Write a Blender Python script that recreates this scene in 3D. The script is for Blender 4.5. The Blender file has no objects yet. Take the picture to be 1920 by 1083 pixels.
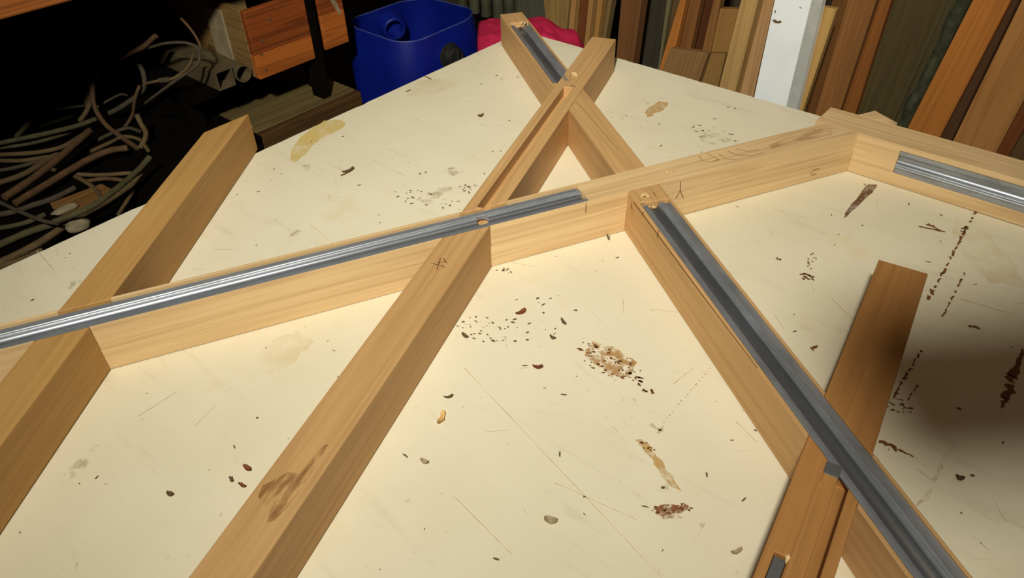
import bpy, bmesh, math, random
from mathutils import Vector, Matrix, noise
random.seed(7)
C = bpy.context.scene.collection
S = bpy.context.scene

# ------------------------------------------------------------------ camera, world, lamps, exposure
cd = bpy.data.cameras.new('camera'); cam = bpy.data.objects.new('camera', cd); C.objects.link(cam)
cd.sensor_width = 36; cd.lens = 25.8131; cd.clip_start = .01
RX, RY, RZ = Vector((0.760144, 0.649343, -0.023095)), Vector((-0.39952, 0.495133, 0.771509)), Vector((0.51241, -0.577232, 0.635799))
M = Matrix((RX, RY, RZ)).transposed().to_4x4(); M.translation = Vector((1.11149, -1.319161, 1.433072))
cam.matrix_world = M
S.camera = cam
S.view_settings.view_transform = 'Standard'; S.view_settings.look = 'None'
S.view_settings.gamma = 1; S.view_settings.use_curve_mapping = False
S.view_settings.exposure = 0.0
w = bpy.data.worlds.new('world'); S.world = w; w.use_nodes = True
w.node_tree.nodes['Background'].inputs[0].default_value = (1, .62, .32, 1)
w.node_tree.nodes['Background'].inputs[1].default_value = .03

def area_lamp(name, loc, target, size, power, color, spread=180):
    l = bpy.data.lights.new(name, 'AREA'); l.shape = 'DISK'; l.size = size; l.energy = power; l.color = color
    l.spread = math.radians(spread)
    o = bpy.data.objects.new(name, l); C.objects.link(o); o.location = loc
    o.rotation_euler = (Vector(target) - Vector(loc)).to_track_quat('-Z', 'Y').to_euler()
    return o
LAMP = (1.29, -1.92, 2.40)                               # mouth of the pendant shade built further down
area_lamp('pendant_bulb', LAMP, (.04, -.06, .8), .15, 12.3, (1, .96, .83), 74)
area_lamp('warm_fill_lamp', (1.2, -.5, 2.6), (.8, .2, .3), .6, 2, (1, .72, .44))  # added warm fill without a fixture, lifts and tints the shadows

# ------------------------------------------------------------------ helpers
def srgb(r, g, b):
    f = lambda c: (c / 12.92) if c <= .04045 else ((c + .055) / 1.055) ** 2.4
    return (f(r / 255), f(g / 255), f(b / 255), 1)

def new_mat(name):
    m = bpy.data.materials.new(name); m.use_nodes = True
    nt = m.node_tree; b = nt.nodes['Principled BSDF']
    return m, nt, b

def ramp(nt, fac, stops):
    r = nt.nodes.new('ShaderNodeValToRGB'); e = r.color_ramp.elements
    while len(e) < len(stops): e.new(.5)
    for i, (p, c) in enumerate(stops): e[i].position = p; e[i].color = c
    nt.links.new(fac, r.inputs[0]); return r.outputs[0]

def mix(nt, fac, a, b, mode='MIX'):
    n = nt.nodes.new('ShaderNodeMix'); n.data_type = 'RGBA'; n.blend_type = mode
    for s, v in ((n.inputs[0], fac), (n.inputs[6], a), (n.inputs[7], b)):
        if isinstance(v, (int, float, tuple)): s.default_value = v
        else: nt.links.new(v, s)
    return n.outputs[2]

def noise_tex(nt, vec, scale, detail=4, rough=.55, dist=0):
    n = nt.nodes.new('ShaderNodeTexNoise'); n.inputs['Scale'].default_value = scale
    n.inputs['Detail'].default_value = detail; n.inputs['Roughness'].default_value = rough
    n.inputs['Distortion'].default_value = dist
    nt.links.new(vec, n.inputs['Vector']); return n.outputs[0]

def coords(nt, scale=(1, 1, 1), rand=True):
    tc = nt.nodes.new('ShaderNodeTexCoord'); v = tc.outputs['Object']
    if rand:
        oi = nt.nodes.new('ShaderNodeObjectInfo')
        mm = nt.nodes.new('ShaderNodeVectorMath'); mm.operation = 'MULTIPLY_ADD'
        mm.inputs[0].default_value = (0, 0, 0)
        cx = nt.nodes.new('ShaderNodeCombineXYZ')
        for i, k in enumerate((3.1, 5.7, 2.3)):
            q = nt.nodes.new('ShaderNodeMath'); q.operation = 'MULTIPLY'; q.inputs[1].default_value = k
            nt.links.new(oi.outputs['Random'], q.inputs[0]); nt.links.new(q.outputs[0], cx.inputs[i])
        ad = nt.nodes.new('ShaderNodeVectorMath'); ad.operation = 'ADD'
        nt.links.new(v, ad.inputs[0]); nt.links.new(cx.outputs[0], ad.inputs[1]); v = ad.outputs[0]
        nt.nodes.remove(mm)
    mp = nt.nodes.new('ShaderNodeMapping'); mp.inputs['Scale'].default_value = scale
    nt.links.new(v, mp.inputs[0]); return mp.outputs[0]

def bump(nt, b, h, strength, dist=.002):
    n = nt.nodes.new('ShaderNodeBump'); n.inputs['Strength'].default_value = strength; n.inputs['Distance'].default_value = dist
    nt.links.new(h, n.inputs['Height']); nt.links.new(n.outputs[0], b.inputs['Normal'])

def wood(name, light, dark, axis='x', rough=.6, contrast=.5, ring=26, fine=1.0):
    """sawn timber: long rings along the length, fine fibres, pores"""
    m, nt, b = new_mat(name)
    def sc(along, across):
        return tuple(along if a == axis else across for a in 'xyz')
    big = noise_tex(nt, coords(nt, sc(.9, ring)), 1.0, 2, .5, .6)
    w = nt.nodes.new('ShaderNodeMath'); w.operation = 'MULTIPLY'; w.inputs[1].default_value = 13
    nt.links.new(big, w.inputs[0])
    fr = nt.nodes.new('ShaderNodeMath'); fr.operation = 'PINGPONG'; fr.inputs[1].default_value = 1
    nt.links.new(w.outputs[0], fr.inputs[0])
    base = ramp(nt, fr.outputs[0], [(0, light), (.55, tuple(l * .93 + d * .07 for l, d in zip(light, dark))), (.93, tuple(l * (1 - contrast) + d * contrast for l, d in zip(light, dark)))])
    fib = noise_tex(nt, coords(nt, sc(4, 170)), 1.0, 5, .6)
    fibc = ramp(nt, fib, [(.35, (.80, .76, .70, 1)), (.62, (1, 1, 1, 1))])
    c = mix(nt, .55 * fine, base, fibc, 'MULTIPLY')
    blot = noise_tex(nt, coords(nt, sc(3, 9)), 1.0, 3, .6)
    bl = ramp(nt, blot, [(.35, (.84, .80, .74, 1)), (.65, (1.0, 1.0, 1.0, 1))])
    c = mix(nt, .6, c, bl, 'MULTIPLY')
    nt.links.new(c, b.inputs['Base Color'])
    b.inputs['Roughness'].default_value = rough
    b.inputs['Specular IOR Level'].default_value = .3
    bump(nt, b, fib, .22, .0008)
    return m

def plain(name, col, rough=.6, metal=0, var=.25, scale=30, bstr=.1, spec=.4):
    m, nt, b = new_mat(name)
    n = noise_tex(nt, coords(nt), scale, 5, .6)
    d = tuple(c * (1 - var) for c in col[:3]) + (1,)
    l = tuple(min(1, c * (1 + var * .6)) for c in col[:3]) + (1,)
    nt.links.new(ramp(nt, n, [(.3, d), (.7, l)]), b.inputs['Base Color'])
    b.inputs['Roughness'].default_value = rough; b.inputs['Metallic'].default_value = metal
    b.inputs['Specular IOR Level'].default_value = spec
    if bstr: bump(nt, b, n, bstr, .002)
    return m

def link(name, me, mat=None, parent=None):
    o = bpy.data.objects.new(name, me); C.objects.link(o)
    if mat is not None and not me.materials: me.materials.append(mat)
    if parent is not None: o.parent = parent
    return o

def empty(name, loc, label=None, cat=None, group=None):
    o = bpy.data.objects.new(name, None); C.objects.link(o); o.location = loc; o.empty_display_size = .05
    return tag(o, label, cat, group)

def tag(o, label=None, cat=None, group=None, kind=None):
    if label: o['label'] = label
    if cat: o['category'] = cat
    if group: o['group'] = group
    if kind: o['kind'] = kind
    return o

def bm_box(bm, x0, x1, y0, y1, z0, z1):
    v = [bm.verts.new(p) for p in ((x0, y0, z0), (x1, y0, z0), (x1, y1, z0), (x0, y1, z0), (x0, y0, z1), (x1, y0, z1), (x1, y1, z1), (x0, y1, z1))]
    for q in ((3, 2, 1, 0), (4, 5, 6, 7), (0, 1, 5, 4), (1, 2, 6, 5), (2, 3, 7, 6), (3, 0, 4, 7)):
        bm.faces.new([v[i] for i in q])

def finish(bm, name, mat, parent=None, bevel=0, seg=2, smooth=None, loc=None):
    if bevel:
        bmesh.ops.bevel(bm, geom=list(bm.edges), offset=bevel, segments=seg, affect='EDGES', profile=.5, clamp_overlap=True)
    bmesh.ops.recalc_face_normals(bm, faces=bm.faces)
    me = bpy.data.meshes.new(name); bm.to_mesh(me); bm.free()
    if smooth:
        for p in me.polygons: p.use_smooth = True
        me.set_sharp_from_angle(angle=math.radians(smooth))
    o = link(name, me, mat, parent)
    if loc is not None: o.location = loc
    return o

def box(name, x0, x1, y0, y1, z0, z1, mat, parent=None, bevel=.002, centre=False):
    """box with its own origin at the middle of its base"""
    c = Vector(((x0 + x1) / 2, (y0 + y1) / 2, z0))
    bm = bmesh.new(); bm_box(bm, x0 - c.x, x1 - c.x, y0 - c.y, y1 - c.y, 0, z1 - z0)
    pl = parent.location if parent is not None else Vector()
    return finish(bm, name, mat, parent, bevel, loc=c - pl)

def prism(bm, pts, d):
    """closed polygon pts swept by the vector d"""
    d = Vector(d)
    a = [bm.verts.new(Vector(p)) for p in pts]; b = [bm.verts.new(Vector(p) + d) for p in pts]
    n = len(a); bm.faces.new(a); bm.faces.new(b[::-1])
    for i in range(n): bm.faces.new((a[i], a[(i + 1) % n], b[(i + 1) % n], b[i]))

def tube_mesh(name, pts, r, seg=10, steps=6, cap=True, wob=0):
    """round hose through pts (Catmull-Rom), world coordinates relative to pts[0]"""
    P = [Vector(p) for p in pts]
    if len(P) == 2: P.insert(1, (P[0] + P[1]) / 2)
    Q = [P[0] * 2 - P[1]] + P + [P[-1] * 2 - P[-2]]
    path = []
    for i in range(1, len(Q) - 2):
        p0, p1, p2, p3 = Q[i - 1:i + 3]
        for k in range(steps):
            t = k / steps
            path.append(.5 * ((2 * p1) + (p2 - p0) * t + (2 * p0 - 5 * p1 + 4 * p2 - p3) * t * t + (3 * p1 - p0 - 3 * p2 + p3) * t ** 3))
    path.append(P[-1])
    bm = bmesh.new(); rings = []; up = Vector((.13, .21, 1)).normalized()
    for i, p in enumerate(path):
        d = (path[min(i + 1, len(path) - 1)] - path[max(i - 1, 0)]).normalized()
        n = d.cross(up)
        if n.length < 1e-3: n = d.cross(Vector((1, 0, 0)))
        n.normalize(); bn = n.cross(d)
        rr = r * (1 + wob * noise.noise(p * 40))
        rings.append([bm.verts.new(p - P[0] + rr * (math.cos(a) * n + math.sin(a) * bn)) for a in (2 * math.pi * k / seg for k in range(seg))])
    for a, b in zip(rings, rings[1:]):
        for k in range(seg): bm.faces.new((a[k], a[(k + 1) % seg], b[(k + 1) % seg], b[k]))
    if cap: bm.faces.new(rings[0][::-1]); bm.faces.new(rings[-1])
    return bm, P[0]

# ------------------------------------------------------------------ materials
OAK = wood('oak', srgb(204, 164, 112), srgb(140, 98, 54), contrast=.2)
OAK_PALE = wood('oak_pale', srgb(224, 194, 146), srgb(160, 114, 66), contrast=.26, ring=34)
OAK_DEEP = wood('oak_deep', srgb(192, 150, 90), srgb(130, 90, 46), contrast=.15)
OAK_RED = wood('oak_red', srgb(180, 130, 74), srgb(112, 66, 30), contrast=.22)
SPLINTER = plain('splintered_wood', srgb(226, 192, 138), .9, var=.3, scale=300, bstr=.5)
PENCIL_FAINT = plain('faint_pencil', srgb(150, 112, 66), .7, var=.2, bstr=0)
PENCIL = plain('pencil_lead', srgb(92, 62, 30), .7, var=.2, bstr=0)

def aluminium(name='aluminium', metal=.65, r0=.42, r1=.52, aniso=.45):
    m, nt, b = new_mat(name)
    n = noise_tex(nt, coords(nt, (2, 160, 160)), 1, 4, .6)
    g = noise_tex(nt, coords(nt, (14, 40, 40)), 1, 4, .7)
    nt.links.new(ramp(nt, g, [(.3, srgb(142, 146, 152)), (.7, srgb(182, 188, 198))]), b.inputs['Base Color'])
    b.inputs['Metallic'].default_value = metal; b.inputs['Anisotropic'].default_value = aniso
    tg = nt.nodes.new('ShaderNodeTangent'); tg.direction_type = 'UV_MAP'; tg.uv_map = 'brushed'; nt.links.new(tg.outputs[0], b.inputs['Tangent'])
    nt.links.new(ramp(nt, g, [(.3, (r1,) * 3 + (1,)), (.7, (r0,) * 3 + (1,))]), b.inputs['Roughness'])
    bump(nt, b, n, .15, .0004); return m
ALU = aluminium()
ALU_DARK = aluminium('polished_aluminium', .9, .3, .42, .3)
ZINC = plain('dull_zinc', srgb(120, 122, 124), .5, .6, var=.15, scale=60, bstr=.05)

def table_top():
    m, nt, b = new_mat('white_laminate')
    base = ramp(nt, noise_tex(nt, coords(nt, rand=False), 3.2, 5, .6), [(.3, srgb(222, 213, 184)), (.7, srgb(234, 226, 201))])
    # grey scuffs and scratches of age
    sc = noise_tex(nt, coords(nt, (7, 40, 7), False), 1, 6, .7, .4)
    c = mix(nt, ramp(nt, sc, [(.57, (0, 0, 0, 1)), (.80, (.36, .36, .36, 1))]), base, srgb(172, 156, 126))
    sp = noise_tex(nt, coords(nt, rand=False), 85, 3, .6)
    c = mix(nt, ramp(nt, sp, [(.67, (0, 0, 0, 1)), (.77, (.5, .5, .5, 1))]), c, srgb(168, 146, 108))
    yl = noise_tex(nt, coords(nt, rand=False), 6.5, 4, .65)
    c = mix(nt, ramp(nt, yl, [(.60, (0, 0, 0, 1)), (.75, (.45, .45, .45, 1))]), c, srgb(222, 196, 138))
    nt.links.new(c, b.inputs['Base Color']); b.inputs['Roughness'].default_value = .55
    b.inputs['Specular IOR Level'].default_value = .25
    bump(nt, b, sc, .12, .001); return m
TOP = table_top()

def smear(name, col, lo=.42, hi=.6, amount=.75, scale=(30, 30, 30)):
    """worn, see-through film: the noise decides where it still covers"""
    m, nt, b = new_mat(name); b.inputs['Base Color'].default_value = col; b.inputs['Roughness'].default_value = .6
    n = noise_tex(nt, coords(nt, scale, False), 1, 5, .65)
    nt.links.new(ramp(nt, n, [(lo, (0, 0, 0, 1)), (hi, (amount,) * 3 + (1,))]), b.inputs['Alpha'])
    return m
YELLOW_GLUE = smear('dried_yellow_glue', srgb(226, 200, 118), .22, .6, .8)
PALE_GLUE = smear('pale_glue_film', srgb(226, 202, 148), .40, .80, .38, (14, 14, 14))
BROWN_WEAR = smear('worn_brown_patch', srgb(190, 146, 88), .42, .60, .85, (90, 90, 90))
TAN_WEAR = smear('worn_tan_patch', srgb(206, 170, 108), .34, .55, .85, (60, 60, 60))
RUST_WEAR = smear('rusty_stain', srgb(150, 92, 52), .38, .55, .85, (90, 40, 40))
GREY_WEAR = smear('grey_scuff', srgb(176, 160, 128), .46, .66, .5, (50, 50, 50))
BURN = smear('scorched_edge', srgb(104, 62, 28), .28, .55, .85, (40, 40, 40))
WSTAIN = smear('darkened_grain', srgb(138, 94, 46), .42, .66, .6, (30, 140, 140))
WSTAIN_FAINT = smear('faint_grain_stain', srgb(150, 108, 60), .42, .7, .4, (30, 140, 140))
STAIN = plain('dark_brown_stain', srgb(118, 76, 38), .7, var=.3, scale=200, bstr=0)
SPECK = plain('dark_speck', srgb(104, 84, 56), .8, var=.4, scale=400, bstr=0)
FAINT = plain('pale_scratch', srgb(204, 186, 150), .8, var=.2, scale=200, bstr=0)

# ------------------------------------------------------------------ the room
DARKWALL = plain('dark_plaster', srgb(74, 64, 48), .95, var=.3, scale=4, bstr=.2)  # dark all over to limit bounced light
CONC = plain('concrete_floor', srgb(80, 70, 56), .9, var=.3, scale=6, bstr=.2)
def slab(name, a, b2, mat):
    o = box(name, a[0], b2[0], a[1], b2[1], a[2], b2[2], mat, None, 0); o['kind'] = 'structure'; return o
slab('floor', (-1.62, -3.6, -.1), (3.2, .92, 0), CONC)
slab('ceiling', (-1.62, -3.6, 2.7), (3.2, .92, 2.8), DARKWALL)
slab('wall_left', (-1.62, -3.6, 0), (-1.5, .8, 2.7), DARKWALL)
slab('wall_back', (-1.62, .8, 0), (3.2, .92, 2.7), DARKWALL)
slab('wall_right', (3.1, -3.6, 0), (3.2, .8, 2.7), DARKWALL)
slab('wall_front', (-1.5, -3.6, 0), (3.1, -3.5, 2.7), DARKWALL)

# ------------------------------------------------------------------ the white work table
TZ = 0.8
TW, TL, TT = 1.52, 2.05, .038
tab = empty('work_table', (0, 0, 0), 'large white laminate work table under the timber frame, stained and scratched', 'table')
bm = bmesh.new()                                         # top with a slightly chipped edge
def edge_run(a, b2, n):
    a, b2 = Vector(a), Vector(b2)
    return [a.lerp(b2, i / n) for i in range(n)]
out = edge_run((0, 0, 0), (TW, 0, 0), 110) + edge_run((TW, 0, 0), (TW, -TL, 0), 40) + edge_run((TW, -TL, 0), (0, -TL, 0), 40) + edge_run((0, -TL, 0), (0, 0, 0), 120)
cen = Vector((TW / 2, -TL / 2, 0)); pts = []
for p in out:
    k = max(0, noise.noise(p * 31 + Vector((3, 1, 7))) - .12) * .006 + .0006 * random.random()
    pts.append(p + (cen - p).normalized() * k)
prism(bm, [(p.x, p.y, TZ) for p in pts], (0, 0, -TT))
finish(bm, 'table_top', TOP, tab)
LEGW = wood('leg_timber', srgb(110, 80, 48), srgb(60, 40, 20), axis='z')
for x in (.08, TW - .16):
    for y in (-.16, -TL + .08):
        box('leg', x, x + .08, y, y + .08, .0006, TZ - TT - .0005, LEGW, tab, .003)
for y in (-.13, -TL + .11):
    box('apron', .165, TW - .165, y, y + .024, TZ - TT - .1, TZ - TT - .0005, LEGW, tab, .002)

# stains, wear and scratches of the top (flat marks on its surface)
lvl = [0]
def patches(name, polys, mat, jit=.0015, sub=3, kind=None, label=None, lift=None):
    """flat irregular marks, one mesh; each polygon gets a ragged outline"""
    bm = bmesh.new(); lvl[0] += 1
    z = TZ + (lift if lift else .00018 + .00002 * lvl[0])
    for poly in polys:
        n = len(poly); ring = []
        for i in range(n):
            a, b2 = Vector(poly[i]), Vector(poly[(i + 1) % n])
            for k in range(sub):
                p = a.lerp(b2, k / sub)
                ring.append(bm.verts.new((p.x + random.uniform(-jit, jit), p.y + random.uniform(-jit, jit), z)))
        bm.faces.new(ring)
    bmesh.ops.triangulate(bm, faces=bm.faces)
    for fc in bm.faces:
        if fc.normal.z < 0: fc.normal_flip()
    me = bpy.data.meshes.new(name); bm.to_mesh(me); bm.free()
    o = link(name, me, mat, tab)
    if kind: o['kind'] = kind
    if label: o['label'] = label
    return o
def flakes(c, rx, ry, ang, n, s0, s1, el=1.6):
    """n small chips scattered inside an ellipse"""
    out = []; ca, sa = math.cos(ang), math.sin(ang)
    for _ in range(n):
        while True:
            u, v = random.uniform(-1, 1), random.uniform(-1, 1)
            if u * u + v * v < 1: break
        px, py = u * rx, v * ry
        x, y = c[0] + ca * px - sa * py, c[1] + sa * px + ca * py
        s = random.uniform(s0, s1); a0 = ang + random.uniform(-.7, .7); e = random.uniform(1, el)
        poly = []
        m = random.randint(5, 7)
        for k in range(m):
            t = 2 * math.pi * k / m; r = s * random.uniform(.6, 1.1)
            qx, qy = r * e * math.cos(t), r / e * math.sin(t)
            poly.append((x + qx * math.cos(a0) - qy * math.sin(a0), y + qx * math.sin(a0) + qy * math.cos(a0)))
        out.append(poly)
    return out
def streak(a, b2, w0, w1=0, n=5):
    a, b2 = Vector(a), Vector(b2); d = (b2 - a); nn = Vector((-d.y, d.x)).normalized()
    L, R = [], []
    for i in range(n + 1):
        t = i / n; ww = (w0 * (1 - t) + w1 * t) * random.uniform(.6, 1.2); p = a + d * t + nn * random.uniform(-.4, .4) * ww
        L.append(p + nn * ww / 2); R.append(p - nn * ww / 2)
    return [tuple(p) for p in L + R[::-1]]
def dashes(a, b2, n, w, fill=.6):
    a, b2 = Vector(a), Vector(b2); out = []
    for i in range(n):
        t0 = (i + random.uniform(0, .3)) / n; t1 = t0 + fill * random.uniform(.4, 1.2) / n
        out.append(streak(a.lerp(b2, t0), a.lerp(b2, t1), w * random.uniform(.5, 1.3), w * random.uniform(.2, 1), 2))
    return out

patches('glue_smear', [[(0.0241, -0.6761), (0.0011, -0.6152), (-0.0023, -0.5848), (0.022, -0.5659), (0.0422, -0.5696), (0.0499, -0.5988), (0.0479, -0.6319), (0.0567, -0.6557), (0.0749, -0.6908), (0.0846, -0.7165), (0.0696, -0.7189)]], YELLOW_GLUE, .003, label='yellow dried glue smear near the left table edge')
patches('glue_smear', [[(0.0131, -0.399), (0.0095, -0.3427), (0.0552, -0.2941), (0.0968, -0.3088), (0.0886, -0.3473), (0.0774, -0.3936), (0.044, -0.4132)]], PALE_GLUE, .003)
patches('glue_smear', [[(0.4565, -0.1891), (0.4517, -0.1554), (0.4552, -0.1263), (0.4674, -0.1228), (0.4763, -0.1452), (0.4731, -0.1819), (0.4719, -0.2023)]], TAN_WEAR, .003)
patches('glue_smear', [[(0.4351, -1.0467), (0.4352, -1.0072), (0.4449, -0.9815), (0.4743, -0.9805), (0.4805, -1.0), (0.486, -1.0312), (0.4794, -1.0481)]], PALE_GLUE, .004)
patches('glue_smear', [[(1.0261, -0.2596), (1.008, -0.1951), (1.0335, -0.1655), (1.0577, -0.2174), (1.1116, -0.2713), (1.1272, -0.3179), (1.093, -0.3311), (1.0488, -0.2905)]], PALE_GLUE, .004)
patches('brown_patch', [[(0.7461, -0.7777), (0.7465, -0.7592), (0.7652, -0.7538), (0.7877, -0.7523), (0.8068, -0.7579), (0.8126, -0.7805), (0.8, -0.793), (0.7822, -0.7895), (0.761, -0.7882)]], BROWN_WEAR, .003, label='brown chipped patch in the middle of the white top')
patches('brown_flakes', flakes((0.78, -0.7751), .045, .022, 0.014, 60, .0008, .0028) + flakes((0.8289, -0.7805), .022, .006, -0.332, 16, .001, .003), STAIN, .0005, 2, 'stuff')
patches('tan_gouge', [[(0.8691, -0.8553), (0.8786, -0.8512), (0.896, -0.8553), (0.9133, -0.8644), (0.9306, -0.8742), (0.9446, -0.881), (0.9345, -0.8827), (0.9171, -0.8768), (0.8993, -0.867), (0.8832, -0.8604)]], TAN_WEAR, .0015)
patches('tan_gouge', [[(0.9331, -0.9147), (0.9443, -0.8991), (0.9563, -0.8908), (0.9586, -0.8968), (0.953, -0.9076), (0.9603, -0.9078), (0.9459, -0.9197), (0.9377, -0.9203)]], RUST_WEAR, .0015)
patches('brown_flakes', flakes((0.9455, -0.9052), .022, .006, 0.805, 26, .0008, .0022) + flakes((0.8868, -0.8556), .012, .005, -0.241, 12, .0008, .002), STAIN, .0004, 2, 'stuff')
patches('screw_hole_ring', [[(0.9312, -0.8846), (0.932, -0.8877), (0.9312, -0.8911), (0.9289, -0.894), (0.9258, -0.8955), (0.9227, -0.8954), (0.9204, -0.8935), (0.9196, -0.8904), (0.9205, -0.887), (0.9228, -0.884), (0.9259, -0.8825), (0.929, -0.8827)]], GREY_WEAR, .0004)
patches('screw_hole', [[(0.9283, -0.8879), (0.9285, -0.8889), (0.9283, -0.89), (0.9276, -0.8909), (0.9266, -0.8914), (0.9257, -0.8913), (0.9249, -0.8906), (0.9246, -0.8896), (0.9249, -0.8885), (0.9256, -0.8876), (0.9265, -0.8871), (0.9275, -0.8872)]], SPECK, .0002)
patches('dotted_stain', dashes((0.8812, -0.7064), (0.8819, -0.8198), 17, .0022, .5) + [streak((0.872, -0.8279), (0.8885, -0.826), .004, .003)] + [streak((0.8847, -0.8329), (0.8845, -0.8196), .004, .002)], FAINT, .0005, 2, 'stuff')
patches('wedge_stain', [[(0.8817, -0.3085), (0.8775, -0.2747), (0.8756, -0.2218), (0.8755, -0.1853), (0.8874, -0.1759), (0.8892, -0.195), (0.8866, -0.229), (0.8849, -0.2726)]], BURN, .0012, label='dark wedge shaped stain beside the far corner')
patches('drip_line', dashes((1.0288, -0.1619), (1.0391, -0.4254), 17, .005, .85) + dashes((1.0592, -0.3286), (1.0637, -0.4509), 8, .0034, .9) + flakes((1.029, -0.223), .010, .004, -1.532, 8, .001, .003), STAIN, .0005, 2, 'stuff', 'dotted dark drip lines running towards the camera')
patches('drip_line', dashes((1.0622, -0.5205), (1.0625, -0.6172), 10, .004, .9) + dashes((1.0778, -0.5814), (1.0762, -0.6164), 4, .003, .8) + flakes((1.0734, -0.6289), .016, .012, 0, 26, .0007, .0022), STAIN, .0005, 2, 'stuff')
patches('drip_line', [streak((1.1553, -0.4447), (1.1568, -0.5016), .004, .010), streak((1.1569, -0.4993), (1.1571, -0.5122), .012, .009), streak((1.1584, -0.5155), (1.16, -0.5436), .009, .007), streak((1.1596, -0.5419), (1.1592, -0.5626), .006, .001)], STAIN, .0006, 2, 'stuff')
patches('dark_streak', [streak((0.0021, -0.3247), (0.0236, -0.3286), .003, .004), streak((0.0267, -0.4014), (0.0261, -0.389), .006, .003), streak((1.0723, -0.6919), (1.0909, -0.6912), .004, .007), streak((1.0909, -0.6912), (1.1069, -0.6906), .003, .001), streak((0.9753, -0.2571), (1.0091, -0.2459), .004, .003), streak((0.9828, -0.2423), (1.0035, -0.2469), .008, .001), streak((1.0932, -0.4399), (1.106, -0.4371), .006, .003),
    streak((0.9594, -0.6041), (0.9627, -0.593), .007, .003), streak((0.8463, -0.4594), (0.8542, -0.4594), .006, .004), streak((0.1834, -0.6979), (0.1826, -0.6717), .005, .003), streak((0.2126, -0.3896), (0.2244, -0.389), .008, .004)], STAIN, .0006, 2, 'stuff')
patches('tan_gouge', [[(1.1301, -0.7341), (1.1314, -0.7217), (1.1346, -0.7157), (1.1361, -0.734), (1.1321, -0.7437), (1.1281, -0.7502)], [(1.1314, -0.7184), (1.1302, -0.6837), (1.1346, -0.6443), (1.1367, -0.6407), (1.1344, -0.6803), (1.1354, -0.715)]], GREY_WEAR, .001)
patches('brown_flakes', flakes((0.8976, -0.4738), .012, .007, .4, 12, .0012, .0035) + flakes((0.8886, -0.435), .022, .006, 1.836, 14, .0006, .002), STAIN, .0005, 2, 'stuff')
patches('scuff', [[(0.1204, -1.1302), (0.1033, -1.1135), (0.113, -1.1088), (0.1321, -1.1117), (0.1403, -1.126), (0.131, -1.1306)], [(0.338, -0.6722), (0.3374, -0.6235), (0.3534, -0.6025), (0.3756, -0.6303), (0.3626, -0.6725)], [(0.3082, -0.5816), (0.31, -0.5576), (0.338, -0.5581), (0.3321, -0.5805)], [(0.9746, -0.9021), (0.9767, -0.8849), (0.9814, -0.904)], [(-0.1062, -0.7043), (-0.0976, -0.6866), (-0.071, -0.693), (-0.0743, -0.7116)], [(0.4309, -1.2692), (0.4179, -1.234), (0.4265, -1.2345), (0.448, -1.2657), (0.4437, -1.2728)], [(0.864, -0.9703), (0.8777, -0.9762), (0.8828, -0.9689), (0.8707, -0.9632)], [(0.1026, -0.7209), (0.1084, -0.7072), (0.1261, -0.7162), (0.1247, -0.7308)], [(0.5821, -0.2068), (0.5996, -0.1804), (0.6348, -0.1834), (0.6298, -0.2169), (0.6022, -0.2237)], [(0.2652, -0.8857), (0.256, -0.8402), (0.2669, -0.8424), (0.2781, -0.8855)]], GREY_WEAR, .002, 3, 'stuff')
# long scratches and a knife-thin joint line
sc_l = [((0.6536, -0.8944), (0.9769, -0.9741)), ((0.8384, -0.9546), (0.9273, -0.9375)), ((0.843, -0.8557), (0.8673, -0.8661)), ((0.4796, -0.7308), (0.5929, -0.6883)), ((0.2572, -0.821), (0.3503, -0.8344)), ((0.7293, -0.6675), (0.7466, -0.6921)), ((0.739, -0.9507), (0.7575, -0.9317)), ((0.185, -0.6282), (0.2686, -0.6306)), ((0.9428, -0.7639), (0.9741, -0.7763)), ((-0.0053, -1.1195), (0.0653, -1.1252)), ((1.1156, -0.7044), (1.1353, -0.7094)), ((1.1889, -0.754), (1.1969, -0.7566)), ((0.8604, -0.7591), (0.8655, -0.7215)), ((0.7693, -1.0325), (0.8571, -1.0439)), ((0.4183, -1.1844), (0.4176, -1.1375)), ((0.9419, -0.4957), (0.9791, -0.5195)), ((1.07, -0.3922), (1.1308, -0.3835))]
patches('scratch', [streak(a, b2, .0011, .0006, 8) for a, b2 in sc_l], FAINT, .0002, 2, 'stuff')
sp = []
for _ in range(300):
    x, y = random.uniform(.03, 1.4), random.uniform(-1.4, -.03)
    s = random.choice((.0007, .0009, .0012, .0016, .0022)); a0 = random.uniform(0, 3.1); e = random.uniform(1, 2.2)
    sp.append([(x + s * e * math.cos(t) * math.cos(a0) - s / e * math.sin(t) * math.sin(a0), y + s * e * math.cos(t) * math.sin(a0) + s / e * math.sin(t) * math.cos(a0)) for t in (0, 1.2, 2.4, 3.7, 5)])
patches('specks', sp, SPECK, .0002, 1, 'stuff')
sp = flakes((0.6371, -0.8228), .05, .025, .4, 40, .0007, .0026) + flakes((0.3503, -0.6605), .06, .025, .4, 22, .0007, .003) + flakes((0.3772, -0.592), .012, .02, .4, 16, .0007, .0025) + flakes((0.5663, -0.7207), .012, .006, .4, 9, .0008, .0022) + flakes((0.6626, -0.7628), .06, .04, 1, 14, .0008, .003) + flakes((0.5996, -0.1804), .05, .02, 0, 14, .001, .003)
patches('specks', sp, SPECK, .0003, 1, 'stuff')
sp = []
for _ in range(90):
    x, y = random.uniform(.03, 1.4), random.uniform(-1.4, -.03); a0 = random.uniform(0, 6.3); ll = random.uniform(.006, .035)
    sp.append(streak((x, y), (x + ll * math.cos(a0), y + ll * math.sin(a0)), .0006, .0002, 3))
patches('scratch', sp, FAINT, .0002, 1, 'stuff')

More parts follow.
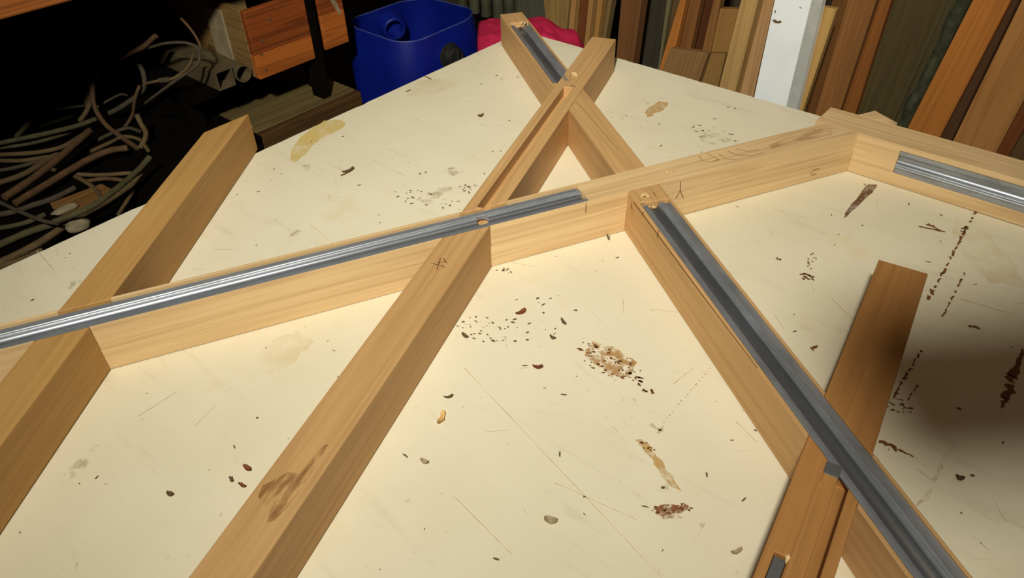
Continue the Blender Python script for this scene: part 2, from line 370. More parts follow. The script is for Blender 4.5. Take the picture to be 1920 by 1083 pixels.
# ------------------------------------------------------------------ the half-lapped timber frame
H = .07
BEAMS = {'A': (0.4018, -0.9571, 1.09904, 0.049, -0.95, 0.981),
         'B': (0.786, -1.4399, 1.92605, 0.0503, -0.12, 1.455),
         'C': (0.6587, -1.6598, 2.21584, 0.052, -0.1, 1.1),
         'D': (1.34, -0.9918, 2.53203, 0.05, -0.18, 1.595),
         'E': (1.1286, -1.3166, 1.71789, 0.0565, 0.08, 0.853),
         'F': (1.1114, -0.1343, 5e-05, 0.0625, -0.348, 0.45)}   # name: (anchor x, y, angle, width, s0 near end, s1 far end)
frame = empty('timber_frame', (0.5929, -0.6883, TZ), 'large half-lapped frame of crossing timber bars with metal rails, lying on white table', 'frame')
FO = Vector(frame.location)
def cutter(bm):
    bmesh.ops.recalc_face_normals(bm, faces=bm.faces)
    me = bpy.data.meshes.new('c'); bm.to_mesh(me); bm.free()
    o = bpy.data.objects.new('c', me); C.objects.link(o); return o
def loc2w(n, s, y, z=0):
    ax, ay, a, wd, s0, s1 = BEAMS[n]
    return Vector((ax + s * math.cos(a) - y * math.sin(a), ay + s * math.sin(a) + y * math.cos(a), TZ + z))
def w2loc(n, P):
    ax, ay, a, wd, s0, s1 = BEAMS[n]; dx, dy = P[0] - ax, P[1] - ay
    return dx * math.cos(a) + dy * math.sin(a), -dx * math.sin(a) + dy * math.cos(a)
def beam_cut(n, s0, s1, y0, y1, z0, z1):
    """box in beam n's own axes -> world-space cutter"""
    bm = bmesh.new()
    bm_box(bm, s0, s1, y0, y1, z0, z1)
    ax, ay, a, *_ = BEAMS[n]
    bm.transform(Matrix.Translation((ax, ay, TZ)) @ Matrix.Rotation(a, 4, 'Z'))
    return cutter(bm)
def make_bar(n, mat, cuts, ends=None, label=None, bev=.0011):
    ax, ay, a, wd, s0, s1 = BEAMS[n]
    e0, e1 = ends or ((s0, s0), (s1, s1))             # (left, right) at the near and the far end
    bm = bmesh.new()
    prism(bm, [(e0[1], -wd / 2, .0012), (e1[1], -wd / 2, .0012), (e1[0], wd / 2, .0012), (e0[0], wd / 2, .0012)], (0, 0, H - .0012))
    bmesh.ops.recalc_face_normals(bm, faces=bm.faces)
    me = bpy.data.meshes.new('timber_bar'); bm.to_mesh(me); bm.free()
    o = link('timber_bar', me, mat, frame)
    o.location = Vector((ax, ay, TZ)) - FO; o.rotation_euler = (0, 0, a)
    for c in cuts:
        md = o.modifiers.new('b', 'BOOLEAN'); md.operation = 'DIFFERENCE'; md.solver = 'EXACT'; md.object = c
    bv = o.modifiers.new('v', 'BEVEL'); bv.width = bev; bv.segments = 2; bv.limit_method = 'ANGLE'; bv.angle_limit = math.radians(50)
    dg = bpy.context.evaluated_depsgraph_get(); dg.update()
    me2 = bpy.data.meshes.new_from_object(o.evaluated_get(dg)); me2.name = 'timber_bar'
    o.modifiers.clear(); o.data = me2
    if not me2.materials: me2.materials.append(mat)
    if label: o['label'] = label
    for c in cuts: bpy.data.objects.remove(c)
    return o
G = .0002
def under(n, up):    # cut in beam n, which runs beneath beam `up`
    wd = BEAMS[up][3]; return beam_cut(up, -3, 3, -wd / 2 - G, wd / 2 + G, H / 2 - G, H + .05)
def over(n, low):    # cut in beam n, which laps over beam `low`
    wd = BEAMS[low][3]; return beam_cut(low, -3, 3, -wd / 2 - G, wd / 2 + G, -.05, H / 2 + G)
AY0, AY1 = -.0235, .0160           # rail seats (across each bar)
DY0, DY1 = -.0215, .0200
GD = .0105
def seatA(): return beam_cut('A', -1, .424, AY0 - G, AY1 + .005, H - GD, H + .05)
def seatD1(): return beam_cut('D', -1, .797, DY0 - G, DY1 + G, H - GD, H + .05)
def seatD2(): return beam_cut('D', 1.214, 1.535, -.0215, .0200, H - GD, H + .05)
barC = make_bar('C', OAK_DEEP, [over('C', 'A'), seatA()], ((-.1, -.1), (1.072, 1.141)))
barB = make_bar('B', OAK, [over('B', 'A'), over('B', 'D'), seatA(), beam_cut('B', .792, 1.206, -.0070,   .0095, H - .018, H + .05)], label='long timber bar with an empty slot behind the pale rail')
barA = make_bar('A', OAK_PALE, [under('A', 'C'), under('A', 'B'), over('A', 'D'), under('A', 'F'), seatA()], label='pale timber crossbar carrying the bright metal rail')
barD = make_bar('D', OAK, [under('D', 'B'), under('D', 'A'), under('D', 'E'), seatD1(), seatD2()], label='timber bar with the dark grey rails, running to the far corner')
barE = make_bar('E', OAK_RED, [over('E', 'D'), seatD1(), beam_cut('E', -.3, .505, -.0180, -.0075, H - .024, H + .05), beam_cut('E', -.3, .392, .0085, .0195, H - .012, H + .05)], label='reddish brown timber bar crossing beneath the dark rail')
fw = BEAMS['F'][3]
barF = make_bar('F', OAK_PALE, [over('F', 'A'), beam_cut('F', -.211, .6, -fw / 2 - .05, -fw / 2 + GD, .0215, .0605)], label='timber bar along the far edge with a rail in its face')

# rails: one extruded section, laid in its seat
def rail_section():
    p = [(0, 0), (6.5, 0), (7.2, -.5), (8.0, -3.2), (9.2, -4.6), (12, -5.6), (15, -5.9), (18, -5.4), (20.5, -4.0), (21.6, -1.6), (22.0, .2), (22.6, 1.0), (23.6, 1.3), (24.5, 1.0), (25.0, .2), (25.3, -.3), (25.7, -.3), (26.0, .2), (26.5, 1.0), (27.4, 1.3), (28.3, 1.0), (28.8, .2), (29.1, -1.2), (30, -1.5), (38, -1.5)]
    p += [(38, -3.4), (28.6, -3.4), (24, -5.6), (20, -8.4), (10, -8.4), (5.5, -3.0), (0, -2.2)]
    return [(a / 1000, b / 1000) for a, b in p]
def rail_mesh(length, width, flip=False):
    bm = bmesh.new(); k = width / .038
    pr = rail_section()
    pts = [(0, (width - c * k) if flip else c * k, z) for c, z in pr]
    prism(bm, pts, (length, 0, 0))
    bmesh.ops.recalc_face_normals(bm, faces=bm.faces)
    me = bpy.data.meshes.new('metal_rail'); bm.to_mesh(me); bm.free()
    for q in me.polygons: q.use_smooth = True
    me.set_sharp_from_angle(angle=math.radians(50))
    me.materials.append(ALU); me.materials.append(ALU_DARK)
    for q in me.polygons:                                  # the hollow channel is bare polished metal
        cc = (width - q.center.y if flip else q.center.y) / k
        if .0070 < cc < .0218 and abs(q.normal.x) < .5: q.material_index = 1
    uv = me.uv_layers.new(name='brushed')                 # u runs across the rail, v along it: the brushing direction
    for lp in me.loops:
        p = me.vertices[lp.vertex_index].co; uv.data[lp.index].uv = (p.y * 10, p.x)
    return me
def lay_rail(bar, s0, s1, y0, y1, flip, label, z=H - .0006, cuts=()):
    o = link('metal_rail', rail_mesh(s1 - s0, y1 - y0 - 2 * G, flip), ALU, bar); o.location = (s0, y0 + G, z)
    if cuts:
        for c in cuts:
            md = o.modifiers.new('b', 'BOOLEAN'); md.operation = 'DIFFERENCE'; md.solver = 'EXACT'; md.object = c
        dg = bpy.context.evaluated_depsgraph_get(); dg.update()
        me2 = bpy.data.meshes.new_from_object(o.evaluated_get(dg)); me2.name = 'metal_rail'; o.modifiers.clear(); o.data = me2
        for c in cuts: bpy.data.objects.remove(c)
    o['label'] = label; return o
def hole():
    bm = bmesh.new(); n = 16; P = loc2w('A', .269, -.003, H - .02); a = BEAMS['A'][2]
    pts = []
    for k in range(n):
        t = 2 * math.pi * k / n; u, v = (.0085 + .002 * math.cos(t)) * math.cos(t), .0062 * math.sin(t)
        pts.append((P.x + u * math.cos(a) - v * math.sin(a), P.y + u * math.sin(a) + v * math.cos(a), P.z))
    prism(bm, pts, (0, 0, .05)); return cutter(bm)
lay_rail(barA, -.945, .422, AY0, AY1, False, 'bright aluminium channel rail along the pale crossbar', cuts=[hole()])
lay_rail(barD, -.178, .790, DY0, DY1, True, 'dark grey channel rail on the near half of the bar')
lay_rail(barD, 1.2145, 1.522, -.0212, .0197, True, 'short grey channel rail at the far end of the bar')
rf = link('metal_rail', rail_mesh(.655, .038, True), ALU, barF)
rf.location = (-.2105, -fw / 2 + .0006, .0220); rf.rotation_euler = (math.radians(90), 0, 0)
rf['label'] = 'silver channel rail set in the front face of the bar'
bm = bmesh.new(); bm_box(bm, .15, .389, .0092, .0190, H - .0115, H - .001)
e_piece = finish(bm, 'metal_strip', ZINC, barE, .0006)
bm = bmesh.new(); bm_box(bm, -.2, .482, -.0010, .0072, H - .001, H + .0012)      # loose edge slip beside the groove
finish(bm, 'wood_slip', OAK_RED, barE, .0006)
bm = bmesh.new(); bm_box(bm, .493, .508, -.0080, .0060, H - .003, H + .0006)
finish(bm, 'metal_strip', ZINC, barE, .0006)

# torn grain, pencil marks on the bars
def local_strip(bm, pts, wd, z, nrm='z', yv=0):
    P = [Vector(p) for p in pts]; L_, R_ = [], []
    for i, p in enumerate(P):
        d = (P[min(i + 1, len(P) - 1)] - P[max(i - 1, 0)]).normalized(); n = Vector((-d.y, d.x)) * wd / 2
        L_.append(p + n); R_.append(p - n)
    mk = lambda p: bm.verts.new((p.x, p.y, z) if nrm == 'z' else (p.x, yv, p.y))
    L_ = [mk(p) for p in L_]; R_ = [mk(p) for p in R_]
    for k in range(len(P) - 1): bm.faces.new((R_[k], R_[k + 1], L_[k + 1], L_[k]))
def pencil(bar, strokes, wd=.0011, nrm='z', yv=0, mat=None):
    for q in strokes:                                     # every stroke its own mark
        bm = bmesh.new(); local_strip(bm, q, wd, H + .00012, nrm, yv);
        me = bpy.data.meshes.new('pencil_mark'); bm.to_mesh(me); bm.free(); link('pencil_mark', me, mat or PENCIL, bar)
pencil(barB, [[(0.6659, 0.0082), (0.6421, 0.0025)], [(0.6528, 0.0156), (0.6516, 0.0017)], [(0.6554, 0.0078), (0.6629, -0.0006)], [(0.6669, 0.0049), (0.6592, -0.0037)], [(0.6526, 0.0021), (0.6503, -0.0048)]])
pencil(barA, [[(0.6319, 0.0188), (0.6286, 0.0025), (0.6407, -0.0049), (0.6541, -0.0022)], [(0.6474, 0.019), (0.6536, -0.0055), (0.6422, -0.0055)], [(0.6626, 0.0101), (0.6642, -0.0069), (0.6763, -0.0142)], [(0.6801, 0.013), (0.685, -0.0021), (0.7049, -0.0149), (0.727, -0.0143)], [(0.6959, 0.0131), (0.7056, -0.0007), (0.7258, -0.0027)]], .0013, mat=PENCIL_FAINT)
pencil(barA, [[(0.5731, 0.0634), (0.5745, 0.0475)], [(0.5745, 0.0475), (0.5688, 0.035)], [(0.5745, 0.0475), (0.5822, 0.0324)], [(0.4181, 0.067), (0.4179, 0.0518)]], .0012, 'y', -BEAMS['A'][3] / 2 - .0002)
pencil(barA, [[(0.8222, 0.0153), (0.8272, 0.02), (0.84, 0.0198)], [(0.8243, 0.0119), (0.8351, 0.0112)]], .0036, 'y', -BEAMS['A'][3] / 2 - .0002, WSTAIN)
pencil(barD, [[(0.8013, 0.0319), (0.7864, 0.0386)], [(0.803, 0.0281), (0.615, 0.0265), (0.4654, 0.0241)], [(0.7688, 0.0302), (0.7753, 0.0244)], [(0.7283, 0.0226), (0.7154, 0.0304)], [(0.8184, -0.0081), (0.8069, -0.0072)]], .0009)
pencil(barD, [[(1.1188, 0.0173), (1.1297, 0.003), (0.9457, -0.0044)]], .0007)
def stain_strip(bar, polys, name='wood_stain', mat=None):
    bm = bmesh.new()
    for pts in polys: bm.faces.new([bm.verts.new((p[0], p[1], H + .0001)) for p in pts])
    me = bpy.data.meshes.new(name); bm.to_mesh(me); bm.free(); return link(name, me, mat, bar)
stain_strip(barD, [[(0.8166, 0.0105), (0.8184, 0.0066), (0.8149, 0.0048), (0.8099, 0.0077), (0.8097, 0.0118)]], 'nail_hole', SPECK)
stain_strip(barB, [[(0.2864, 0.0172), (0.2975, 0.0203), (0.3091, 0.012), (0.3185, 0.0066), (0.3198, -0.0042), (0.3319, -0.0058), (0.3551, -0.0078), (0.3594, -0.0123), (0.3363, -0.0147), (0.3075, -0.0155), (0.2858, -0.015), (0.2696, -0.0114), (0.2656, -0.0064), (0.2807, -0.0005), (0.2814, 0.0079)]], mat=WSTAIN)
stain_strip(barA, [[(0.7475, 0.0022), (0.7927, 0.008), (0.8393, 0.0139), (0.8746, 0.0055), (0.8598, -0.0115), (0.7963, -0.0129), (0.7464, -0.0122)]], mat=WSTAIN_FAINT)
def splinter(bar, s, y, ln, wd, hgt=.004, n=7, ang=0):
    """a torn tuft of raised fibres"""
    bm = bmesh.new()
    for _ in range(n):
        a = ang + random.uniform(-.5, .5); l = ln * random.uniform(.4, 1); b0 = Vector((s + random.uniform(-.3, .3) * ln, y + random.uniform(-.5, .5) * wd, H - .001))
        d = Vector((math.cos(a), math.sin(a), 0)); nn = Vector((-d.y, d.x, 0)) * wd * random.uniform(.12, .3)
        tip = b0 + d * l + Vector((0, 0, hgt * random.uniform(.3, 1)))
        mid = b0 + d * l * .5 + Vector((0, 0, hgt * random.uniform(.6, 1.2)))
        v = [bm.verts.new(q) for q in (b0 - nn, b0 + nn, mid + nn * .8, tip, mid - nn * .8, b0 - Vector((0, 0, .002)))]
        bm.faces.new((v[0], v[1], v[2], v[4])); bm.faces.new((v[4], v[2], v[3])); bm.faces.new((v[0], v[5], v[1]))
    return finish(bm, 'torn_splinter', SPLINTER, bar)
splinter(barA, 0.5633, -0.0037, 0.016, 0.006, 0.0022, 5, 0.2)
splinter(barA, 0.5729, -0.003, 0.008, 0.004, 0.002, 3, 3.0)
splinter(barD, 1.5235, -0.0117, 0.016, 0.012, 0.006, 9, 2.8)
splinter(barD, 1.5066, -0.0024, 0.016, 0.012, 0.006, 8, 2.4)
splinter(barD, 0.8114, 0.0078, 0.012, 0.01, 0.003, 5, 0.5)
splinter(barD, 0.7874, 0.0043, 0.016, 0.006, 0.003, 6, 2.7)
splinter(barD, 0.7994, 0.016, 0.012, 0.005, 0.003, 4, 2.5)
splinter(barB, 1.2547, 0.0031, 0.014, 0.01, 0.006, 8, 1.0)
splinter(barB, 1.2143, -0.0008, 0.014, 0.008, 0.005, 7, -1.8)
splinter(barE, 0.3869, 0.007, 0.01, 0.006, 0.002, 4, 0.3)

# ------------------------------------------------------------------ loose chips and shavings on the table
CHIP_RED = plain('red_brown_bark', srgb(120, 66, 36), .8, var=.35, scale=120, bstr=.3)
CHIP_TAN = plain('tan_shaving', srgb(206, 166, 104), .8, var=.35, scale=120, bstr=.3)
CHIP_DARK = plain('dark_bark', srgb(100, 78, 52), .9, var=.35, scale=120, bstr=.3)
CHIP_GREY = plain('grey_flake', srgb(168, 150, 118), .9, var=.3, scale=120, bstr=.2)
def chip(x, y, ln, wd, ang, mat, label, curl=.004, name='wood_chip', cat='wood chip', group=None):
    n = 7; bm = bmesh.new(); rows = []
    th = .0007
    for i in range(n + 1):
        t = i / n; ww = wd * (math.sin(math.pi * min(max(t * .92 + .04, 0), 1)) ** .6) * random.uniform(.7, 1.15) + .0003
        z = .0003 + curl * (2 * t - 1) ** 2; off = .12 * ln * math.sin(3 * t + ang)
        rows.append([bm.verts.new(((t - .5) * ln, off + k * ww / 2, z + (abs(k) * curl * .3) + dz)) for k, dz in ((-1, 0), (0, 0), (1, 0), (1, th), (0, th), (-1, th))])
    for a, b2 in zip(rows, rows[1:]):
        for k in range(6): bm.faces.new((a[k], a[(k + 1) % 6], b2[(k + 1) % 6], b2[k]))
    bm.faces.new(rows[0]); bm.faces.new(rows[-1][::-1])
    o = finish(bm, name, mat, None, smooth=50); o.location = (x, y, TZ + .0004); o.rotation_euler = (0, 0, ang)
    return tag(o, label, cat, group)
chip(0.7226, -0.8392, 0.0119, 0.0059, 0.9, CHIP_RED, 'small reddish wood chip in the middle of the open white area')
chip(0.5796, -1.1483, 0.011, 0.0043, -0.033, CHIP_RED, 'reddish curled shaving beside the long middle timber bar')
chip(0.5942, -1.1639, 0.0085, 0.0034, 0.16, CHIP_RED, 'brown shaving lying just below the reddish curled one')
chip(0.5789, -1.1672, 0.0068, 0.0026, -0.522, CHIP_DARK, 'tiny dark chip left of the two reddish shavings')
chip(0.6886, -0.9696, 0.0187, 0.0068, 2.248, CHIP_TAN, 'tan splinter of bark, largest loose chip, right of the middle bar')
chip(0.6732, -0.9412, 0.0102, 0.0034, 1.27, CHIP_DARK, 'dark thin flake just above the tan splinter')
chip(0.7177, -1.0229, 0.0093, 0.0051, 0.2, CHIP_GREY, 'small grey oval flake below the tan splinter')
chip(0.8634, -0.9935, 0.0127, 0.0085, 0.6, CHIP_GREY, 'grey ragged flake near the bottom of the open area')
chip(0.705, -0.7879, 0.0085, 0.0051, 0.1, CHIP_DARK, 'dark round chip above the brown chipped patch')
chip(0.6979, -0.7567, 0.0119, 0.0043, -0.6, CHIP_DARK, 'dark bent sliver below the crossing of pale bar and rail bar')
chip(0.6429, -0.776, 0.0153, 0.0068, 1.6, CHIP_RED, 'reddish flake among dark crumbs right of the middle bar')
chip(0.618, -0.8549, 0.0102, 0.0051, -0.2, CHIP_DARK, 'black chip touching the right side of the middle bar')
chip(0.5458, -1.2173, 0.0068, 0.0051, 0.2, CHIP_DARK, 'black crumb between the left bar and the middle bar')
chip(0.1816, -0.6814, 0.0221, 0.0068, 1.7, CHIP_DARK, 'dark splinter lying behind the pale rail, left of the slotted bar')
chip(0.2205, -0.3892, 0.0102, 0.0059, 1.4, CHIP_DARK, 'dark flake near the far left table edge')
chip(0.6371, -0.5692, 0.0119, 0.0026, -0.9, CHIP_DARK, 'short dark splinter leaning by the inner corner of two bars')
chip(1.0175, -0.9085, 0.0119, 0.0051, 1.4, CHIP_GREY, 'grey curl left of the reddish brown bar')
chip(1.1517, -0.6908, 0.0076, 0.0068, 0.4, CHIP_DARK, 'dark crumb right of the dark rail near the frame corner')

# ------------------------------------------------------------------ pendant lamp and an added shadow-casting batten, above the view
ENAMEL = plain('dark_enamel', srgb(40, 60, 48), .4, var=.15, bstr=0)
pl_ = empty('pendant_lamp', LAMP, 'dark enamel pendant lamp hanging lit above the table', 'lamp')
bm = bmesh.new(); R = []
for z, r in ((.012, .135), (.05, .12), (.10, .05), (.16, .032), (.16, .028), (.10, .045), (.05, .114), (.012, .131)):
    R.append([bm.verts.new((r * math.cos(t), r * math.sin(t), z)) for t in (2 * math.pi * k / 32 for k in range(32))])
for a, b2 in zip(R, R[1:] + R[:1]):
    for k in range(32): bm.faces.new((a[k], a[(k + 1) % 32], b2[(k + 1) % 32], b2[k]))
finish(bm, 'shade', ENAMEL, pl_, smooth=40)
bm = bmesh.new(); bmesh.ops.create_cone(bm, cap_ends=True, segments=10, radius1=.004, radius2=.004, depth=2.7 - LAMP[2] - .161)
finish(bm, 'cord', DARKWALL, pl_, loc=(0, 0, .161 + (2.7 - LAMP[2] - .161) / 2))
bl_ = empty('shadow_batten', (1.1688, -1.3169, 1.62), 'added unlit batten, unseen above the near table corner, casting the dark shadow', 'lamp')  # added out of view to block light and darken the table's right side
bl_.rotation_euler = (0, 0, 0.7667)
WHITE_ST = plain('white_steel', srgb(200, 198, 188), .5, var=.1, bstr=0)
bm = bmesh.new(); bm_box(bm, 0, .62, -.05, .05, 0, .05); finish(bm, 'housing', WHITE_ST, bl_, .004)
bm = bmesh.new(); bmesh.ops.create_cone(bm, cap_ends=True, segments=16, radius1=.013, radius2=.013, depth=.56)
bm.transform(Matrix.Translation((.31, 0, -.022)) @ Matrix.Rotation(math.pi / 2, 4, 'Y')); finish(bm, 'tube', plain('batten_glass', srgb(220, 220, 214), .3, var=.05, bstr=0), bl_, smooth=40)
for x in (.1, .52):
    bm = bmesh.new(); bmesh.ops.create_cone(bm, cap_ends=True, segments=8, radius1=.002, radius2=.002, depth=2.7 - bl_.location.z - .05)
    finish(bm, 'hanging_cord', DARKWALL, bl_, loc=(x, 0, .05 + (2.7 - bl_.location.z - .05) / 2))

# ------------------------------------------------------------------ planks standing behind the table
def plank(q, mat, label, th=.022, cat='plank', name='plank', bev=.0015):
    """q: front outline (bottom left, bottom right, up the right edge, top right, top left, down the left edge) in world space; th: thickness away from the table"""
    P = [Vector(p) for p in q]
    org = (P[0] + P[1]) / 2; k_ = len(P) // 2; zax = ((P[k_] + P[k_ + 1]) / 2 - org).normalized()
    xax = (P[1] - P[0]); xax = (xax - zax * xax.dot(zax)).normalized(); yax = zax.cross(xax)
    Mx = Matrix((xax, yax, zax)).transposed().to_4x4(); Mx.translation = org; inv = Mx.inverted()
    bm = bmesh.new(); L4 = [inv @ p for p in P]
    prism(bm, L4, (0, th, 0))
    o = finish(bm, name, mat, None, bev); o.matrix_world = Mx
    return tag(o, label, cat)
PW = {}
def pw(r, g, b2, red=.6):
    k = (r, g, b2)
    if k not in PW: PW[k] = wood('plank_%d_%d_%d' % k, srgb(r, g, b2), srgb(r * red, g * red * .92, b2 * red * .8), axis='z', rough=.75, contrast=.28, ring=30)
    return PW[k]
plank([(-0.1729, 0.3652, 0.004), (-0.0916, 0.3652, 0.004), (-0.2434, 0.397, 0.6408), (-0.263, 0.4018, 0.7363), (-0.4689, 0.445, 1.6), (-0.5565, 0.445, 1.6), (-0.3506, 0.4018, 0.7363), (-0.3247, 0.397, 0.6408)], pw(81, 83, 68), 'grey green board behind the pink cloth, leftmost of the leaning boards', 0.012, 'board', 'board')
plank([(-0.1628, 0.3252, 0.004), (-0.0916, 0.3252, 0.004), (-0.1406, 0.358, 0.6608), (-0.1344, 0.3635, 0.7702), (-0.1962, 0.405, 1.6), (-0.2961, 0.405, 1.6), (-0.2342, 0.3635, 0.7702), (-0.2117, 0.358, 0.6608)], pw(148, 119, 70), 'wide pale plywood board rising behind the pink cloth', 0.012, 'board', 'board')
plank([(-0.1189, 0.2652, 0.004), (-0.1032, 0.2652, 0.004), (-0.0729, 0.2996, 0.6923), (-0.0689, 0.3049, 0.7984), (-0.0336, 0.345, 1.6), (-0.0479, 0.345, 1.6), (-0.0832, 0.3049, 0.7984), (-0.0886, 0.2996, 0.6923)], pw(172, 131, 79), 'thin light batten between plywood board and dark red plank', 0.02, 'plank', 'plank')
plank([(-0.1202, 0.2952, 0.004), (-0.0814, 0.2952, 0.004), (-0.0545, 0.3288, 0.6752), (-0.0494, 0.3347, 0.7943), (-0.0131, 0.38, 1.7), (-0.0525, 0.38, 1.7), (-0.0888, 0.3347, 0.7943), (-0.0933, 0.3288, 0.6752)], pw(113, 63, 28), 'dark reddish plank left of the far bar end, near pink cloth', 0.022, 'plank', 'plank')
plank([(-0.0499, 0.2452, 0.004), (-0.0367, 0.2452, 0.004), (-0.0055, 0.2799, 0.698), (0.0001, 0.2858, 0.8167), (0.0331, 0.3225, 1.55), (0.0193, 0.3225, 1.55), (-0.0137, 0.2858, 0.8167), (-0.0187, 0.2799, 0.698)], pw(167, 128, 75), 'thin pale batten touching the dark reddish plank', 0.02, 'plank', 'plank')
plank([(-0.0904, 0.3252, 0.004), (-0.0739, 0.3252, 0.004), (-0.044, 0.3583, 0.6657), (-0.0388, 0.3644, 0.7886), (-0.0021, 0.405, 1.6), (-0.0179, 0.405, 1.6), (-0.0546, 0.3644, 0.7886), (-0.0605, 0.3583, 0.6657)], pw(106, 70, 28), 'narrow brown batten recessed between two pale battens', 0.02, 'plank', 'plank')
plank([(-0.036, 0.2552, 0.004), (-0.0233, 0.2552, 0.004), (0.0149, 0.2901, 0.701), (0.0228, 0.2959, 0.8184), (0.0684, 0.3375, 1.65), (0.0527, 0.3375, 1.65), (0.0072, 0.2959, 0.8184), (0.0022, 0.2901, 0.701)], pw(162, 121, 64), 'pale batten directly above the end of the slotted bar', 0.02, 'plank', 'plank')
plank([(-0.0607, 0.2852, 0.004), (-0.0366, 0.2852, 0.004), (0.0206, 0.3197, 0.6934), (0.0323, 0.3256, 0.8123), (0.0977, 0.365, 1.6), (0.0699, 0.365, 1.6), (0.0045, 0.3256, 0.8123), (-0.0035, 0.3197, 0.6934)], pw(123, 101, 61), 'greyish brown plank just above the end of the slotted bar', 0.022, 'plank', 'plank')
plank([(0.0848, 0.2352, 0.004), (0.1378, 0.2352, 0.004), (0.1442, 0.2687, 0.6741), (0.149, 0.2774, 0.8479), (0.1576, 0.3225, 1.75), (0.0982, 0.3225, 1.75), (0.0896, 0.2774, 0.8479), (0.0912, 0.2687, 0.6741)], pw(111, 74, 40), 'broad brown plank right of the slotted bar end', 0.03, 'plank', 'plank')
plank([(0.0787, 0.3752, 0.004), (0.1355, 0.3752, 0.004), (0.1386, 0.4064, 0.6278), (0.1391, 0.4155, 0.8098), (0.1431, 0.455, 1.6), (0.0871, 0.455, 1.6), (0.0832, 0.4155, 0.8098), (0.0818, 0.4064, 0.6278)], pw(58, 54, 42), 'blackish panel recessed between the brown planks', 0.015, 'board', 'board')
plank([(0.163, 0.3172, 0.004), (0.1698, 0.3172, 0.004), (0.1793, 0.3513, 0.6864), (0.1837, 0.3587, 0.8331), (0.1943, 0.397, 1.6), (0.1827, 0.397, 1.6), (0.1721, 0.3587, 0.8331), (0.1725, 0.3513, 0.6864)], pw(113, 106, 74), 'very thin grey batten along the blackish panel', 0.012, 'plank', 'plank')
plank([(0.0971, 0.3402, 0.004), (0.1039, 0.3402, 0.004), (0.1711, 0.3725, 0.6493), (0.2008, 0.3815, 0.83), (0.2862, 0.4225, 1.65), (0.2577, 0.4225, 1.65), (0.1723, 0.3815, 0.83), (0.1643, 0.3725, 0.6493)], pw(99, 76, 44), 'dull brown plank left of the bright orange batten', 0.02, 'plank', 'plank')
plank([(0.1221, 0.2702, 0.004), (0.1516, 0.2702, 0.004), (0.2376, 0.3044, 0.6885), (0.2504, 0.3129, 0.858), (0.3436, 0.35, 1.6), (0.331, 0.35, 1.6), (0.2378, 0.3129, 0.858), (0.2081, 0.3044, 0.6885)], pw(181, 115, 50), 'bright orange batten leaning above the short offcut boards', 0.02, 'plank', 'plank')
plank([(0.1767, 0.3052, 0.004), (0.2181, 0.3052, 0.004), (0.2625, 0.3392, 0.6834), (0.2719, 0.3477, 0.8531), (0.3273, 0.39, 1.7), (0.2895, 0.39, 1.7), (0.2341, 0.3477, 0.8531), (0.2212, 0.3392, 0.6834)], pw(130, 85, 42), 'reddish brown plank right of the orange batten', 0.022, 'plank', 'plank')
plank([(0.1984, 0.3502, 0.004), (0.2282, 0.3502, 0.004), (0.2714, 0.3836, 0.6711), (0.2843, 0.3922, 0.8438), (0.3366, 0.4325, 1.65), (0.3034, 0.4325, 1.65), (0.2511, 0.3922, 0.8438), (0.2416, 0.3836, 0.6711)], pw(86, 45, 18), 'dark mahogany coloured plank, recessed, above the short offcut boards', 0.02, 'plank', 'plank')
plank([(0.2649, 0.3052, 0.004), (0.289, 0.3052, 0.004), (0.3189, 0.3399, 0.6971), (0.3223, 0.3481, 0.8629), (0.354, 0.385, 1.6), (0.3374, 0.385, 1.6), (0.3056, 0.3481, 0.8629), (0.2948, 0.3399, 0.6971)], pw(143, 101, 53), 'plain brown plank left of the medium height offcut', 0.022, 'plank', 'plank')
plank([(0.3118, 0.2352, 0.004), (0.3508, 0.2352, 0.004), (0.3924, 0.2716, 0.7315), (0.4012, 0.2764, 0.8285), (0.4019, 0.2778, 0.856), (0.356, 0.2774, 0.8485), (0.3557, 0.2764, 0.8285), (0.3534, 0.2716, 0.7315)], pw(150, 112, 59), 'medium height offcut with square top left of the tall pale plank', 0.022, 'offcut', 'offcut')
plank([(0.124, 0.1652, 0.004), (0.2226, 0.1652, 0.004), (0.3672, 0.2003, 0.7058), (0.3733, 0.2021, 0.7412), (0.3789, 0.2036, 0.7725), (0.2817, 0.2031, 0.7612), (0.2771, 0.2021, 0.7412), (0.2686, 0.2003, 0.7058)], pw(137, 104, 63), 'short broad offcut standing by the table edge, left of the pair', 0.02, 'offcut', 'offcut')
plank([(0.2828, 0.1877, 0.004), (0.3319, 0.1877, 0.004), (0.4075, 0.2223, 0.6954), (0.4097, 0.2247, 0.7431), (0.4113, 0.2261, 0.7719), (0.3698, 0.2257, 0.7631), (0.3665, 0.2247, 0.7431), (0.3583, 0.2223, 0.6954)], pw(141, 108, 59), 'short narrower offcut standing by the table edge, right of the pair', 0.02, 'offcut', 'offcut')
plank([(0.3877, 0.1452, 0.004), (0.4276, 0.1452, 0.004), (0.4693, 0.1807, 0.7133), (0.4805, 0.1917, 0.9345), (0.5314, 0.235, 1.8), (0.495, 0.235, 1.8), (0.4442, 0.1917, 0.9345), (0.4294, 0.1807, 0.7133)], pw(181, 148, 94), 'tall pale plank second to the left of the white panel', 0.028, 'plank', 'plank')
plank([(0.4481, 0.1772, 0.004), (0.4806, 0.1772, 0.004), (0.4995, 0.2121, 0.7024), (0.5002, 0.2235, 0.9301), (0.5223, 0.2645, 1.75), (0.5005, 0.2645, 1.75), (0.4784, 0.2235, 0.9301), (0.4669, 0.2121, 0.7024)], pw(180, 142, 98), 'tall pinkish pale plank touching the white panel', 0.022, 'plank', 'plank')
